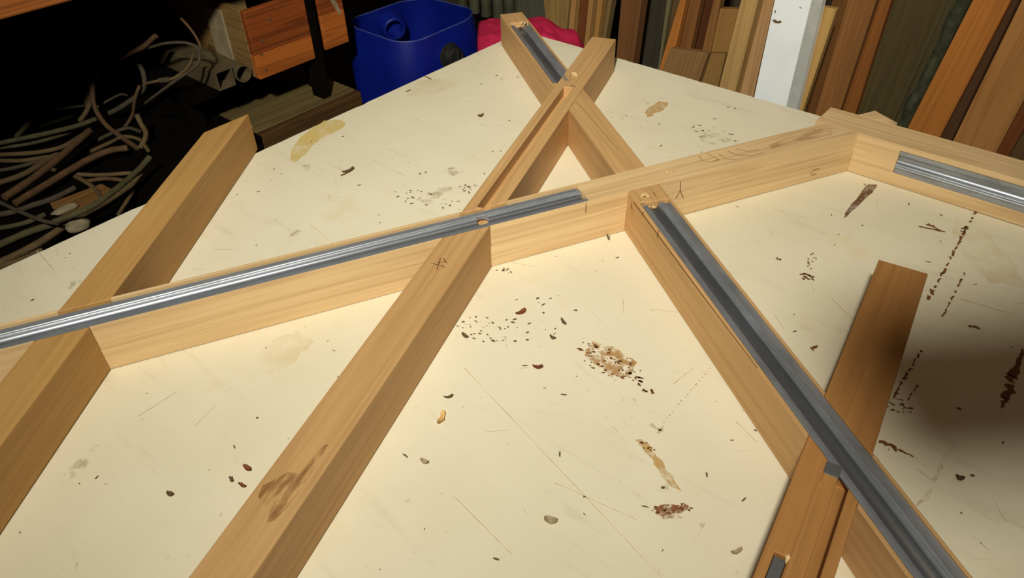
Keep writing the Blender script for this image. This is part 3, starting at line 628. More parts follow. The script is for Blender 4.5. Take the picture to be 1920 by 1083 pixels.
plank([(0.5898, 0.1652, 0.004), (0.6023, 0.1652, 0.004), (0.6209, 0.2003, 0.7052), (0.6327, 0.21, 0.9), (0.6342, 0.211, 0.9208), (0.6064, 0.211, 0.92), (0.6068, 0.21, 0.9), (0.6083, 0.2003, 0.7052)], pw(190, 153, 90), 'yellowish pale batten with a cut top right of the white panel', 0.018, 'plank', 'plank')
plank([(0.5598, 0.2952, 0.004), (0.5937, 0.2952, 0.004), (0.6079, 0.3273, 0.646), (0.6119, 0.341, 0.9209), (0.6269, 0.375, 1.6), (0.5971, 0.375, 1.6), (0.5821, 0.341, 0.9209), (0.574, 0.3273, 0.646)], pw(111, 72, 31), 'dark brown plank behind the yellowish batten', 0.022, 'plank', 'plank')
plank([(0.6166, 0.2252, 0.004), (0.6665, 0.2252, 0.004), (0.6801, 0.2601, 0.7011), (0.6873, 0.2727, 0.9534), (0.7018, 0.31, 1.7), (0.6474, 0.31, 1.7), (0.6329, 0.2727, 0.9534), (0.6302, 0.2601, 0.7011)], pw(144, 97, 50), 'wide mid brown plank between yellowish batten and orange brown plank', 0.022, 'plank', 'plank')
plank([(0.66, 0.2602, 0.004), (0.6917, 0.2602, 0.004), (0.7037, 0.2943, 0.6862), (0.7054, 0.3074, 0.9479), (0.7177, 0.3425, 1.65), (0.6917, 0.3425, 1.65), (0.6794, 0.3074, 0.9479), (0.672, 0.2943, 0.6862)], pw(144, 88, 35), 'orange brown plank left of the wide olive panel', 0.022, 'plank', 'plank')
plank([(0.6628, 0.2952, 0.004), (0.7457, 0.2952, 0.004), (0.7782, 0.3294, 0.6874), (0.8019, 0.3428, 0.957), (0.8419, 0.385, 1.8), (0.7372, 0.385, 1.8), (0.6972, 0.3428, 0.957), (0.6953, 0.3294, 0.6874)], pw(81, 70, 39), 'wide dark olive panel leaning behind the frame corner', 0.018, 'board', 'board')
plank([(0.7543, 0.1652, 0.004), (0.8152, 0.1652, 0.004), (0.8931, 0.2016, 0.7326), (0.9202, 0.2157, 1.0132), (1.0044, 0.255, 1.8), (0.9493, 0.255, 1.8), (0.8652, 0.2157, 1.0132), (0.8323, 0.2016, 0.7326)], pw(178, 112, 46), 'broad orange plank leaning right of the bark edged slab', 0.026, 'plank', 'plank')
plank([(0.8156, 0.3052, 0.004), (0.8481, 0.3052, 0.004), (0.9016, 0.3384, 0.6676), (0.92, 0.3539, 0.9771), (0.9783, 0.39, 1.7), (0.9591, 0.39, 1.7), (0.9007, 0.3539, 0.9771), (0.8692, 0.3384, 0.6676)], pw(84, 56, 31), 'added dark plank standing for the shaded gap between orange and light brown planks', 0.02, 'plank', 'plank')  # added; its dark brown stands in for the shade in the gap
plank([(0.8711, 0.1952, 0.004), (0.9477, 0.1952, 0.004), (0.991, 0.2314, 0.7272), (1.0084, 0.2461, 1.0225), (1.055, 0.285, 1.8), (0.9788, 0.285, 1.8), (0.9323, 0.2461, 1.0225), (0.9144, 0.2314, 0.7272)], pw(180, 128, 70), 'light brown plank with dark streaks at the right image edge', 0.026, 'plank', 'plank')
plank([(0.9407, 0.2272, 0.004), (0.9622, 0.2272, 0.004), (1.0113, 0.2626, 0.7129), (1.0356, 0.278, 1.0193), (1.0827, 0.312, 1.7), (1.055, 0.312, 1.7), (1.0079, 0.278, 1.0193), (0.9897, 0.2626, 0.7129)], pw(113, 63, 24), 'dark red brown plank at the right edge, behind the light brown one', 0.022, 'plank', 'plank')
plank([(0.9491, 0.2752, 0.004), (1.0118, 0.2752, 0.004), (1.0716, 0.3091, 0.6827), (1.1043, 0.326, 1.0199), (1.1642, 0.36, 1.7), (1.0955, 0.36, 1.7), (1.0356, 0.326, 1.0199), (1.0088, 0.3091, 0.6827)], pw(102, 74, 44), 'greyish brown plank lowest at the right image edge', 0.022, 'plank', 'plank')
WHITEP = plain('blue_white_paint', srgb(243, 250, 255), .3, .0, var=.08, scale=9, bstr=.05, spec=.8)
wp = plank([(0.5253, 0.1402, 0.004), (0.6232, 0.1402, 0.004), (0.6151, 0.1757, 0.7145), (0.6109, 0.188, 0.961), (0.6088, 0.1975, 1.15), (0.5137, 0.1975, 1.15), (0.5159, 0.188, 0.961), (0.5173, 0.1757, 0.7145)], WHITEP, 'bright bluish white painted panel standing among the planks', .02, 'panel', 'white_panel')
for poly in [[(0.52, 0.1836, 0.883), (0.5251, 0.1838, 0.8862), (0.5316, 0.1837, 0.8833), (0.5366, 0.1838, 0.8865), (0.5409, 0.1837, 0.883), (0.5348, 0.1835, 0.8796), (0.5257, 0.1834, 0.8788)], [(0.52, 0.1846, 0.9024), (0.5231, 0.1847, 0.9041), (0.5234, 0.1844, 0.8977), (0.521, 0.1844, 0.8983)], [(0.5679, 0.1855, 0.9203), (0.5763, 0.1854, 0.9178), (0.5708, 0.1854, 0.9177)]]:
    bm = bmesh.new(); bm.faces.new([bm.verts.new(wp.matrix_world.inverted() @ Vector(p)) for p in poly]); finish(bm, 'paint_chip', SPECK, wp)
bm = bmesh.new()  # darker right edge of the panel: shading painted on as a band
bm.faces.new([bm.verts.new(wp.matrix_world.inverted() @ Vector(p)) for p in [(0.5899, 0.1865, 0.9369), (0.6114, 0.1867, 0.941), (0.6162, 0.1755, 0.7156), (0.5918, 0.1754, 0.7146)]])
finish(bm, 'shading_band', plain('shading_grey', srgb(176, 178, 172), .5, var=.15, scale=30, bstr=.05), wp)
slab_ = plank([(0.7174, 0.2352, 0.004), (0.7424, 0.2352, 0.004), (0.8162, 0.2707, 0.714), (0.8493, 0.2841, 0.9814), (0.9292, 0.3225, 1.75), (0.8937, 0.3225, 1.75), (0.8138, 0.2841, 0.9814), (0.7912, 0.2707, 0.714)], pw(74, 66, 40), 'dark slab with rough bark edge between olive panel and orange plank', .03, 'plank', 'waney_slab')
bm = bmesh.new(); A0, B0 = Vector((0.8091, 0.2681, 0.7024)), Vector((0.8366, 0.281, 0.9599)); d_ = B0 - A0; A0 = A0 - d_ * 1.9; B0 = B0 + d_ * 2.2
rows = []
for i in range(61):
    p = A0.lerp(B0, i / 60); k = noise.noise(p * 22) * .008; rows.append([bm.verts.new(slab_.matrix_world.inverted() @ (p + Vector(v))) for v in ((-.012 + k, .0, 0), (-.005 + k, -.007 + k * .4, 0), (.004, -.009 + k * .5, 0), (.010, -.003, 0), (.012, .004, 0))])
for a, b2 in zip(rows, rows[1:]):
    for k in range(4): bm.faces.new((a[k], a[k + 1], b2[k + 1], b2[k]))
finish(bm, 'bark', plain('mossy_bark', srgb(62, 66, 44), .95, var=.6, scale=60, bstr=.8), slab_)

# ------------------------------------------------------------------ left: workbench with boxes, tubes, low platform, hoses
BENCH = wood('bench_timber', srgb(176, 104, 48), srgb(90, 48, 20), axis='y', contrast=.5)
DARKT = plain('shade_dark_timber', srgb(16, 12, 8), 1, var=.3, scale=12, spec=.03)  # near-black; the shade under the bench is put into this colour
be = empty('workbench', (-.9, -.8, 0), 'old dark workbench with orange timber front edge, along the left wall', 'workbench')
box('bench_top', -1.45, -.37, -2.2, -.09, 1.0124, 1.0724, BENCH, be, .003)
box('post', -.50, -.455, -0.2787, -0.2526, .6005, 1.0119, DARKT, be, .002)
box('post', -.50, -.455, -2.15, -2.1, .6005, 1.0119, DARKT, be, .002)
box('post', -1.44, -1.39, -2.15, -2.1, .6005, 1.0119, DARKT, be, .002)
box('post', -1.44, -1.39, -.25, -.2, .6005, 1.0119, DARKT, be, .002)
SHELFW = wood('shelf_timber', srgb(120, 104, 66), srgb(70, 56, 32), axis='y')
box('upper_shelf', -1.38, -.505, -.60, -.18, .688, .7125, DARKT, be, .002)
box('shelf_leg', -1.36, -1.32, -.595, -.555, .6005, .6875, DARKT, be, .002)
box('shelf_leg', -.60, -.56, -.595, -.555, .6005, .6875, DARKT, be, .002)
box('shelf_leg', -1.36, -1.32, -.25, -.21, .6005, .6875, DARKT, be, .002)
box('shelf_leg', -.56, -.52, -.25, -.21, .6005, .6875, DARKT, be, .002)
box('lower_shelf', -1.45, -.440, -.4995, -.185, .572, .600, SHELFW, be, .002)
box('lower_shelf', -1.45, -.440, -2.2, -.50, .572, .600, DARKT, be, .002)  # same shelf, near-black here: shade beneath the hoses painted in
box('shelf_apron', -.4395, -.415, -2.2, -.50, .50, .599, DARKT, be, .002)  # left stretch of the apron, shade put into its colour
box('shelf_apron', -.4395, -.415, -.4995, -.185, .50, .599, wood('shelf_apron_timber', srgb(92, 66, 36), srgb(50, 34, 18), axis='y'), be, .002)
for x_, y_ in ((-1.44, -2.18), (-.5, -2.18), (-1.44, -.24), (-.5, -.24)):
    box('leg', x_, x_ + .05, y_, y_ + .05, 0.001, .5715, DARKT, be, .002)
PINE = wood('orange_pine', srgb(190, 108, 44), srgb(120, 62, 22), axis='y', contrast=.5)
PINED = wood('dark_pine', srgb(150, 76, 30), srgb(84, 40, 16), axis='y', contrast=.6)
PINEL = wood('dull_pine', srgb(146, 116, 72), srgb(90, 62, 34), axis='x', contrast=.5)
bx = empty('wooden_box', (-.62, -0.3634, .713), 'open orange pine box overhanging the dark shelf, left of the post', 'box')
box('front_board', -.468, -.45, -0.446, -0.2807, .7135, .772, PINE, bx, .002)
box('front_board', -.468, -.4505, -0.446, -0.2807, .7725, 0.874, PINED, bx, .002)
box('side_panel', -.85, -.4685, -0.446, -0.43, .7135, 0.874, PINEL, bx, .002)
box('side_panel', -.85, -.4685, -0.2967, -0.2807, .7135, 0.874, PINEL, bx, .002)
box('back_board', -.868, -.8505, -0.446, -0.2807, .7135, 0.874, PINED, bx, .002)
box('bottom_board', -.85, -.4685, -0.4295, -0.2972, .7135, .725, PINED, bx, .001)
for y_, z_ in ((-0.41600000000000004, .80), (-0.428, .77), (-0.386, .842), (-0.426, .733)):
    bm = bmesh.new(); bmesh.ops.create_cone(bm, cap_ends=True, segments=10, radius1=.0035, radius2=.003, depth=.002); bm.transform(Matrix.Rotation(math.pi / 2, 4, 'Y'))
    o = finish(bm, 'nail_head', SPECK, bx); o.location = Vector((-.4492, y_, z_)) - bx.location

bx = empty('wooden_box', (-.62, -0.1934, .713), 'reddish wooden crate right of the post, half hidden by blue can', 'box')
box('front_board', -.488, -.47, -0.2315, -0.1552, .7135, .80, PINE, bx, .002)
box('front_board', -.488, -.4705, -0.2315, -0.1552, .8005, .90, PINED, bx, .002)
box('side_panel', -.80, -.4885, -0.2315, -0.2175, .7135, .90, PINED, bx, .002)
box('side_panel', -.80, -.4885, -0.16920000000000002, -0.1552, .7135, .90, PINED, bx, .002)
box('back_board', -.815, -.8005, -0.2315, -0.1552, .7135, .90, PINED, bx, .002)
bm = bmesh.new()
bm.faces.new([bm.verts.new(Vector(p) - bx.location) for p in [(-0.4699, -0.1925, 0.831), (-0.4699, -0.1765, 0.8268), (-0.4699, -0.1647, 0.7942), (-0.4699, -0.1716, 0.7866), (-0.4699, -0.1826, 0.8071)]])
finish(bm, 'paint_streak', plain('dirty_white_paint', srgb(150, 130, 100), .8, var=.3, scale=60), bx)

o = box('offcut', -.60, -.56, -0.41600000000000004, -0.371,   .7255, .97, wood('pale_offcut', srgb(150, 128, 84), srgb(100, 76, 44), axis='z'), None, .003); tag(o, 'pale squared offcut standing up in the orange pine box', 'offcut')
o = box('offcut', -.53, -.50, -0.351, -0.326, .7255, .975, DARKT, None, .003); tag(o, 'dark stick standing beside the pale offcut in the pine box', 'offcut')
o = box('pale_board', -0.6193, -0.5440, -0.4505, -0.4465, .7135, .86, plain('greyed_board', srgb(150, 136, 104), .85, var=.3, scale=30), None, .001); tag(o, 'small pale grey board standing against the left side of the pine box', 'board')
TUBEM = plain('dull_steel', srgb(116, 102, 74), .55, .4, var=.3, scale=20, bstr=.1)
def pipe(name, x0, x1, y, z, ro, ri, label, seg=28):
    bm = bmesh.new(); R = []
    for x in (x0, x1):
        for r in (ro, ri): R.append([bm.verts.new((x - x0, r * math.cos(t), r * math.sin(t))) for t in (2 * math.pi * k / seg for k in range(seg))])
    for k in range(seg):
        j = (k + 1) % seg
        bm.faces.new((R[0][k], R[0][j], R[2][j], R[2][k])); bm.faces.new((R[1][k], R[3][k], R[3][j], R[1][j]))
        bm.faces.new((R[0][k], R[1][k], R[1][j], R[0][j])); bm.faces.new((R[2][k], R[2][j], R[3][j], R[3][k]))
    o = finish(bm, name, TUBEM, None, smooth=40); o.location = (x0, y, z); return tag(o, label, 'tube')
pipe('round_tube', -1.15, -.47, -0.4735, .7335, .0205, .0175, 'round metal tube with dark open mouth, lying beside the pine box')
bm = bmesh.new()
bm_box(bm, -.325, .325, -.022, .022, 0, .003); bm_box(bm, -.325, .325, -.022, .022, .041, .044); bm_box(bm, -.325, .325, -.022, -.019, .003, .041); bm_box(bm, -.325, .325, .019, .022, .003, .041)
o = finish(bm, 'square_tube', TUBEM); o.location = (-.80, -0.5195, .7128); tag(o, 'square metal tube lying left of the round tube', 'tube')

BLUE = plain('blue_plastic', srgb(10, 28, 126), .42, var=.3, scale=7, bstr=.05, spec=.4)
BLACKP = plain('black_plastic', srgb(40, 38, 34), .5, var=.3, scale=30)
jc = empty('blue_plastic_can', (-.497, .098, 0.001), 'large blue plastic can cut open at the top, beyond the table edge', 'can')
def rrect(hx, hy, r, n=8):
    o = []
    for cx, cy, a0 in ((hx - r, hy - r, 0), (-hx + r, hy - r, 90), (-hx + r, -hy + r, 180), (hx - r, -hy + r, 270)):
        for k in range(n + 1):
            a = math.radians(a0 + 90 * k / n); o.append((cx + r * math.cos(a), cy + r * math.sin(a)))
    return o
bm = bmesh.new(); rings = []
prof = [(0, .118, .140), (.02, .132, .156), (.10, .140, .166), (.45, .146, .172), (.60, .1465, .171), (.655, .143, .164), (.697, .139, .156)]
for z, hx, hy in prof: rings.append([bm.verts.new((x, y, z + ((.004 * math.sin(.35 * i)) if z > .69 else 0))) for i, (x, y) in enumerate(rrect(hx, hy, .085))])
for z, hx, hy in prof[::-1]: rings.append([bm.verts.new((x * .975, y * .978, max(z, .004) + ((.004 * math.sin(.35 * i)) if z > .69 else 0))) for i, (x, y) in enumerate(rrect(hx, hy, .085))])
n = len(rings[0])
for a, b2 in zip(rings, rings[1:]):
    for k in range(n): bm.faces.new((a[k], a[(k + 1) % n], b2[(k + 1) % n], b2[k]))
bm.faces.new(rings[0][::-1]); bm.faces.new(rings[-1])
finish(bm, 'body', BLUE, jc, smooth=40)
bm, p0 = tube_mesh('rim', [(x * .988, y * .988, .6975 + .004 * math.sin(.35 * i)) for i, (x, y) in enumerate(rrect(.139, .156, .085))] + [(.139 * .988, .071 * .988, .6975)], .0022, 6, 2)
finish(bm, 'rim', plain('pale_blue_edge', srgb(58, 72, 138), .5, var=.3, scale=40, bstr=0), jc, smooth=60).location = p0  # paler blue than the body, so the rim stands out
def boss(name, p, d, prof, mat, seg=24):
    bm = bmesh.new(); d = Vector(d).normalized(); q = Vector((0, 0, 1)).rotation_difference(d); R = []
    for h, r in prof: R.append([bm.verts.new(q @ Vector((r * math.cos(t), r * math.sin(t), h))) for t in (2 * math.pi * k / seg for k in range(seg))])
    for a, b2 in zip(R, R[1:]):
        for k in range(seg): bm.faces.new((a[k], a[(k + 1) % seg], b2[(k + 1) % seg], b2[k]))
    bm.faces.new(R[-1]); bm.faces.new(R[0][::-1])
    o = finish(bm, name, mat, jc, smooth=40); o.location = Vector(p) - jc.location; return o
boss('moulded_boss', (-0.6, 0.1094, 0.6451), (.9, -.45, -.1), [(-.04, .040), (0, .038), (.012, .034), (.014, .030), (.013, .026), (-.012, .022), (-.014, .0)], BLUE)
sp_ = Vector((-0.352, 0.0911, 0.6258))
boss('screw_cap', sp_, (1, 0, 0), [(0, .036), (.006, .036), (.007, .028), (.03, .028), (.032, .024), (.029, .021), (.029, 0.001)], BLACKP)
bm = bmesh.new(); bm_box(bm, 0, .012, -.005, .005, -.024, .024); o = finish(bm, 'grip_bar', BLACKP, jc, .002); o.location = sp_ + Vector((.028, 0, 0)) - jc.location

PINK = plain('pink_cotton', srgb(188, 38, 74), .9, var=.18, scale=60, bstr=.15, spec=.1)
o = empty('crate', (-.058, .16, 0.001), 'rough wooden crate under the pink cloth', 'crate')
for z0 in (.02, .13, .24, .35, .46, .57):
    box('slat', -.12, .03, .11, .122, z0, z0 + .08, LEGW, o, .002); box('slat', -.12, .03, .193, .205, z0, z0 + .08, LEGW, o, .002)
for x0 in (-.12, .006):
    for y0 in (.1225, .1685): box('corner_post', x0, x0 + .024, y0, y0 + .024, .001, .652, LEGW, o, .002)
box('lid', -.12, .03, .11, .205, .6525, .660, LEGW, o, .002)
PROF = [(-0.335, 0.6), (-0.325, 0.69), (-0.2895, 0.7129), (-0.2592, 0.7222), (-0.2009, 0.7288), (-0.1352, 0.7484), (-0.1026, 0.7567), (-0.0725, 0.7658), (-0.0515, 0.7634), (-0.0289, 0.7546), (0.0003, 0.7501), (0.0304, 0.754), (0.0565, 0.7274), (0.1, 0.6)]
def topz(x):
    for (a, za), (b2, zb) in zip(PROF, PROF[1:]):
        if a <= x <= b2:
            t = (x - a) / (b2 - a); t = t * t * (3 - 2 * t) * .5 + t * .5; return za + (zb - za) * t
    return .6
bm = bmesh.new(); G_ = []; nx, ny = 70, 40
for i in range(nx + 1):
    col = []
    x = -.306 + .406 * i / nx
    for j in range(ny + 1):
        v = j / ny * 2 - 1; f_ = noise.noise(Vector((x * 16, v * 2.2, 3))) ; f2 = noise.noise(Vector((x * 40, v * 5, 9)))
        dy = v * (.115 if v < 0 else .06); drop = max(0, abs(v) - .55) / .45
        zz = topz(x) - .006 - .006 * (1 - v * v) * 0 - (drop ** 1.3) * (.16 if v < 0 else .10) + (.005 * f_ + .003 * f2) * (1 if abs(v) > .12 else .3) - .012 * abs(v)
        col.append(bm.verts.new((x + .14 - .85 * dy + .006 * f_ * drop, dy + .012 * f_ * drop, max(zz, .545 if x < -.3 else .5) - .6)))
    G_.append(col)
for a, b2 in zip(G_, G_[1:]):
    for j in range(ny): bm.faces.new((a[j], a[j + 1], b2[j + 1], b2[j]))
o = finish(bm, 'pink_cloth', PINK, None, smooth=180); o.location = (-.14, .17, .6)
sm = o.modifiers.new('s', 'SOLIDIFY'); sm.thickness = .002; sm.offset = -1
tag(o, 'crumpled pink cloth draped over a crate at the far table corner', 'cloth')

GLASS = plain('dusty_bottle_glass', srgb(74, 72, 54), .5, var=.5, scale=14, bstr=.05)
st = empty('low_rack', (-.42, .50, 0.001), 'low dark rack carrying the row of dusty bottles', 'rack')
box('shelf_board', -.66, -.19, .44, .56, .555, .575, DARKT, st, .002)
for x0 in (-.655, -.235):
    for y0 in (.445, .515): box('leg', x0, x0 + .04, y0, y0 + .04, .001, .5545, DARKT, st, .002)
for (x_, lab) in zip([-0.6904, -0.6347, -0.5805, -0.5278, -0.4788, -0.4333], ['dusty dark bottle nearest the blue can, leftmost of the row', 'dusty bottle second from the blue can in the far row', 'dusty bottle third from the blue can in the far row', 'dusty bottle fourth from the blue can, behind the pink cloth', 'dusty bottle fifth from the blue can, behind the pink cloth', 'dusty bottle nearest the grey green board, rightmost of the row']):
    bm = bmesh.new(); R = []; sg = 20; rr = .0185
    for z, r in ((0, .012), (.002, rr), (.12, rr), (.15, rr * .85), (.17, rr * .45), (.21, rr * .4), (.212, rr * .5), (.222, rr * .5), (.223, .004)):
        R.append([bm.verts.new((r * math.cos(t), r * math.sin(t), z)) for t in (2 * math.pi * k / sg for k in range(sg))])
    for a, b2 in zip(R, R[1:]):
        for k in range(sg): bm.faces.new((a[k], a[(k + 1) % sg], b2[(k + 1) % sg], b2[k]))
    bm.faces.new(R[0][::-1]); bm.faces.new(R[-1])
    o = finish(bm, 'bottle', GLASS, None, smooth=40); o.location = (x_, .50, .5752); tag(o, lab, 'bottle', 'dusty bottles on the low rack')

HOSE_RED = plain('old_red_rubber', srgb(98, 72, 46), .85, var=.35, scale=40)
HOSE_GREEN = plain('old_green_rubber', srgb(84, 78, 50), .85, var=.35, scale=40)
HOSE_TAN = plain('old_tan_rubber', srgb(104, 84, 54), .85, var=.35, scale=40)
HOSE_DARK = plain('old_dark_rubber', srgb(78, 68, 52), .8, var=.35, scale=40)
def hose(pts, r, mat, label, name, cat, group=None):
    bm, p0 = tube_mesh(name, pts, r, 12, 6, True, .08)
    o = finish(bm, name, mat, None, smooth=50); o.location = p0; return tag(o, label, cat, group)
hose([(-0.8022, -0.9613, 0.64), (-0.796, -0.9403, 0.64), (-0.7614, -0.8605, 0.64), (-0.7395, -0.7921, 0.64), (-0.7372, -0.7409, 0.64)], 0.0055, HOSE_GREEN, 'greenish hose on top of the heap, ending near the upright bundle', 'hose', 'hose')
hose([(-0.8287, -0.9595, 0.622), (-0.8139, -0.9414, 0.622), (-0.7803, -0.8922, 0.622), (-0.7628, -0.835, 0.622), (-0.7623, -0.7759, 0.622)], 0.004, HOSE_GREEN, 'thin greenish hose just below the topmost greenish one', 'hose', 'hose')
hose([(-0.7721, -0.9762, 0.632), (-0.755, -0.9596, 0.632), (-0.7012, -0.9049, 0.632), (-0.6782, -0.852, 0.632), (-0.7, -0.7931, 0.632)], 0.005, HOSE_TAN, 'upper of two bowed brown hoses at the left image edge', 'hose', 'hose')
hose([(-0.7972, -0.9757, 0.612), (-0.7718, -0.962, 0.612), (-0.7225, -0.9201, 0.612), (-0.7017, -0.8659, 0.612), (-0.7152, -0.8043, 0.612)], 0.005, HOSE_TAN, 'lower of two bowed brown hoses at the left image edge', 'hose', 'hose')
hose([(-0.6605, -1.0254, 0.615), (-0.6609, -1.0032, 0.615), (-0.6575, -0.9513, 0.615), (-0.6899, -0.8698, 0.615), (-0.7397, -0.7761, 0.615)], 0.006, HOSE_TAN, 'brown hose running from the left edge beside the thick cut one', 'hose', 'hose')
hose([(-0.5192, -1.0345, 0.648), (-0.5444, -0.9777, 0.648), (-0.5828, -0.9088, 0.648), (-0.6327, -0.8378, 0.648), (-0.6703, -0.7853, 0.648)], 0.0075, HOSE_RED, 'thick reddish hose with cut end, pointing to the upright bundle', 'hose', 'hose')
hose([(-0.5146, -1.0233, 0.63), (-0.5417, -0.9432, 0.63), (-0.5715, -0.8539, 0.63), (-0.5768, -0.7933, 0.63), (-0.555, -0.7572, 0.63)], 0.0072, HOSE_RED, 'thick orange brown hose with two cut ends, middle of heap', 'hose', 'hose')
hose([(-0.4206, -1.1162, 0.612), (-0.4173, -1.0978, 0.612), (-0.4173, -1.0494, 0.612), (-0.4114, -1.0185, 0.612), (-0.4057, -1.0019, 0.612)], 0.007, HOSE_GREEN, 'short olive hose end near the table edge', 'hose', 'hose')
hose([(-0.3598, -1.1393, 0.611), (-0.3562, -1.1216, 0.611), (-0.3627, -1.0478, 0.611), (-0.3931, -0.9581, 0.611), (-0.4083, -0.8829, 0.611), (-0.4256, -0.8312, 0.611), (-0.4394, -0.7881, 0.611)], 0.0072, HOSE_TAN, 'longest olive brown hose running along the table edge', 'hose', 'hose')
hose([(-0.3787, -1.0019, 0.63), (-0.3341, -0.9432, 0.652), (-0.3541, -0.8796, 0.654), (-0.3942, -0.8162, 0.65), (-0.411, -0.784, 0.654), (-0.4151, -0.7685, 0.66)], 0.0062, HOSE_GREEN, 'olive hose crossing over the longest one with raised end', 'hose', 'hose')
hose([(-0.5386, -1.0493, 0.64), (-0.5232, -1.0448, 0.64), (-0.456, -1.034, 0.64), (-0.3853, -1.0188, 0.64), (-0.3494, -1.0044, 0.64)], 0.004, HOSE_DARK, 'thin dark hose slanting down across the heap front', 'hose', 'hose')
hose([(-0.3439, -1.147, 0.607), (-0.3473, -1.1268, 0.607), (-0.3415, -1.0903, 0.607), (-0.3419, -1.0511, 0.607)], 0.005, HOSE_TAN, 'brown hose end closest to the table, lowest left', 'hose', 'hose')
hose([(-0.86, -0.6824, 0.7418), (-0.82, -0.6969, 0.7158), (-0.8, -0.707, 0.6972), (-0.78, -0.7291, 0.6621), (-0.77, -0.7485, 0.6485), (-0.78, -0.7638, 0.6316)], 0.0055, HOSE_TAN, 'left strand of the upright hose bundle', 'hose', 'hose')
hose([(-0.88, -0.6977, 0.7143), (-0.85, -0.7014, 0.6928), (-0.81, -0.7219, 0.6648), (-0.79, -0.7343, 0.647), (-0.8, -0.7318, 0.6143)], 0.005, HOSE_GREEN, 'short middle strand of the upright hose bundle', 'hose', 'hose')
hose([(-0.56, -0.6092, 0.8447), (-0.6, -0.6287, 0.8159), (-0.65, -0.6469, 0.7934), (-0.71, -0.6889, 0.7601), (-0.74, -0.7084, 0.7327), (-0.745, -0.7249, 0.6914), (-0.735, -0.7335, 0.6616), (-0.72, -0.7297, 0.6252), (-0.6568, -0.725, 0.6078), (-0.5838, -0.7281, 0.6078)], 0.0058, HOSE_RED, 'long dark red hose arching from the bundle up to the right', 'hose', 'hose')
hose([(-0.72, -0.6079, 0.7535), (-0.7, -0.6091, 0.7307), (-0.69, -0.6165, 0.706), (-0.7, -0.6273, 0.6809), (-0.74, -0.6678, 0.6464), (-0.77, -0.6957, 0.6281)], 0.006, HOSE_DARK, 'grey hose curling into a hook right of the upright bundle', 'hose', 'hose')
hose([(-0.685, -0.633, 0.7022), (-0.69, -0.6532, 0.6737), (-0.71, -0.6636, 0.6323), (-0.72, -0.6768, 0.6128), (-0.7129, -0.6942, 0.606)], 0.004, HOSE_RED, 'thin hose hanging across the grey hooked one', 'hose', 'hose')
hose([(-0.66, -0.6238, 0.7888), (-0.58, -0.6172, 0.817), (-0.52, -0.6086, 0.8368), (-0.47, -0.5911, 0.8442), (-0.445, -0.5799, 0.8371), (-0.44, -0.5797, 0.8192), (-0.445, -0.5956, 0.7976), (-0.49, -0.6344, 0.7633), (-0.55, -0.6607, 0.7229), (-0.6, -0.6667, 0.6936)], 0.0033, HOSE_DARK, 'thin cable bent in a wide loop beside the metal tubes', 'cable', 'cable')
hose([(-0.452, -0.5875, 0.8211), (-0.47, -0.5994, 0.7926), (-0.49, -0.622, 0.7727), (-0.505, -0.6342, 0.7655)], 0.0033, HOSE_TAN, 'short cable with a plug on its lower end, inside the loop', 'cable', 'cable')
hose([(-0.527, -0.6467, 0.7614), (-0.55, -0.6559, 0.7547), (-0.57, -0.6642, 0.7484)], 0.0033, HOSE_TAN, 'stub of cable leaving the plug to the left', 'cable', 'cable')
hose([(-0.506, -0.6338, 0.765), (-0.515, -0.6409, 0.7638), (-0.526, -0.6471, 0.7618)], 0.0062, HOSE_DARK, 'dark cable plug with a bright metal pin', 'cable_plug', 'plug')
hose([(-0.5, -0.568, 0.8836), (-0.48, -0.5679, 0.8727), (-0.46, -0.5682, 0.8573), (-0.437, -0.5746, 0.8445), (-0.435, -0.5767, 0.8337)], 0.0028, HOSE_RED, 'thin reddish wire hanging into the cable loop from above', 'cable', 'cable')
hose([(-0.59, -0.6992, 0.6808), (-0.58, -0.7007, 0.6587), (-0.575, -0.6994, 0.6405), (-0.575, -0.7063, 0.6253), (-0.5777, -0.7233, 0.6078)], 0.0058, HOSE_TAN, 'short twisted tan hose right of the heap centre', 'hose', 'hose')
hose([(-0.85, -0.8552, 0.6589), (-0.84, -0.8245, 0.6583), (-0.825, -0.7841, 0.6571), (-0.808, -0.7335, 0.6514)], 0.0032, HOSE_GREEN, 'pale green cord stretched left of the upright bundle', 'cord', 'cord')
hose([(-0.9, -0.7936, 0.6685), (-0.88, -0.7612, 0.6792), (-0.85, -0.7332, 0.6704), (-0.83, -0.7137, 0.6718)], 0.0026, HOSE_GREEN, 'thin green cord bowed above the pale green one', 'cord', 'cord')
hose([(-0.8, -0.9022, 0.6393), (-0.83, -0.8613, 0.6465), (-0.86, -0.8277, 0.6578), (-0.88, -0.8013, 0.6672)], 0.0055, HOSE_GREEN, 'olive hose sloping up at the left of the heap', 'hose', 'hose')
hose([(-0.5819, -0.8817, 0.609), (-0.5349, -0.8505, 0.609), (-0.5011, -0.8179, 0.609), (-0.4797, -0.7952, 0.609)], 0.0045, HOSE_TAN, 'thin hose lying flat behind the tan wood piece, upper one', 'hose', 'hose')
hose([(-0.5314, -0.8773, 0.6065), (-0.5095, -0.8455, 0.6065), (-0.4764, -0.8252, 0.6065), (-0.4497, -0.8155, 0.6065)], 0.0045, HOSE_RED, 'thin hose lying flat behind the tan wood piece, lower one', 'hose', 'hose')
hose([(-0.4104, -0.8287, 0.6062), (-0.3844, -0.8543, 0.6062), (-0.3449, -0.8956, 0.6062)], 0.0042, HOSE_TAN, 'straight pale stick poking out beside the table edge', 'stick', 'stick')
hose([(-0.5459, -1.0704, 0.61), (-0.5253, -1.0363, 0.61), (-0.5173, -0.9964, 0.61), (-0.5091, -0.9555, 0.61), (-0.5163, -0.9065, 0.61)], 0.006, HOSE_DARK, 'dark hose deep in the heap under the orange brown one', 'hose', 'hose')
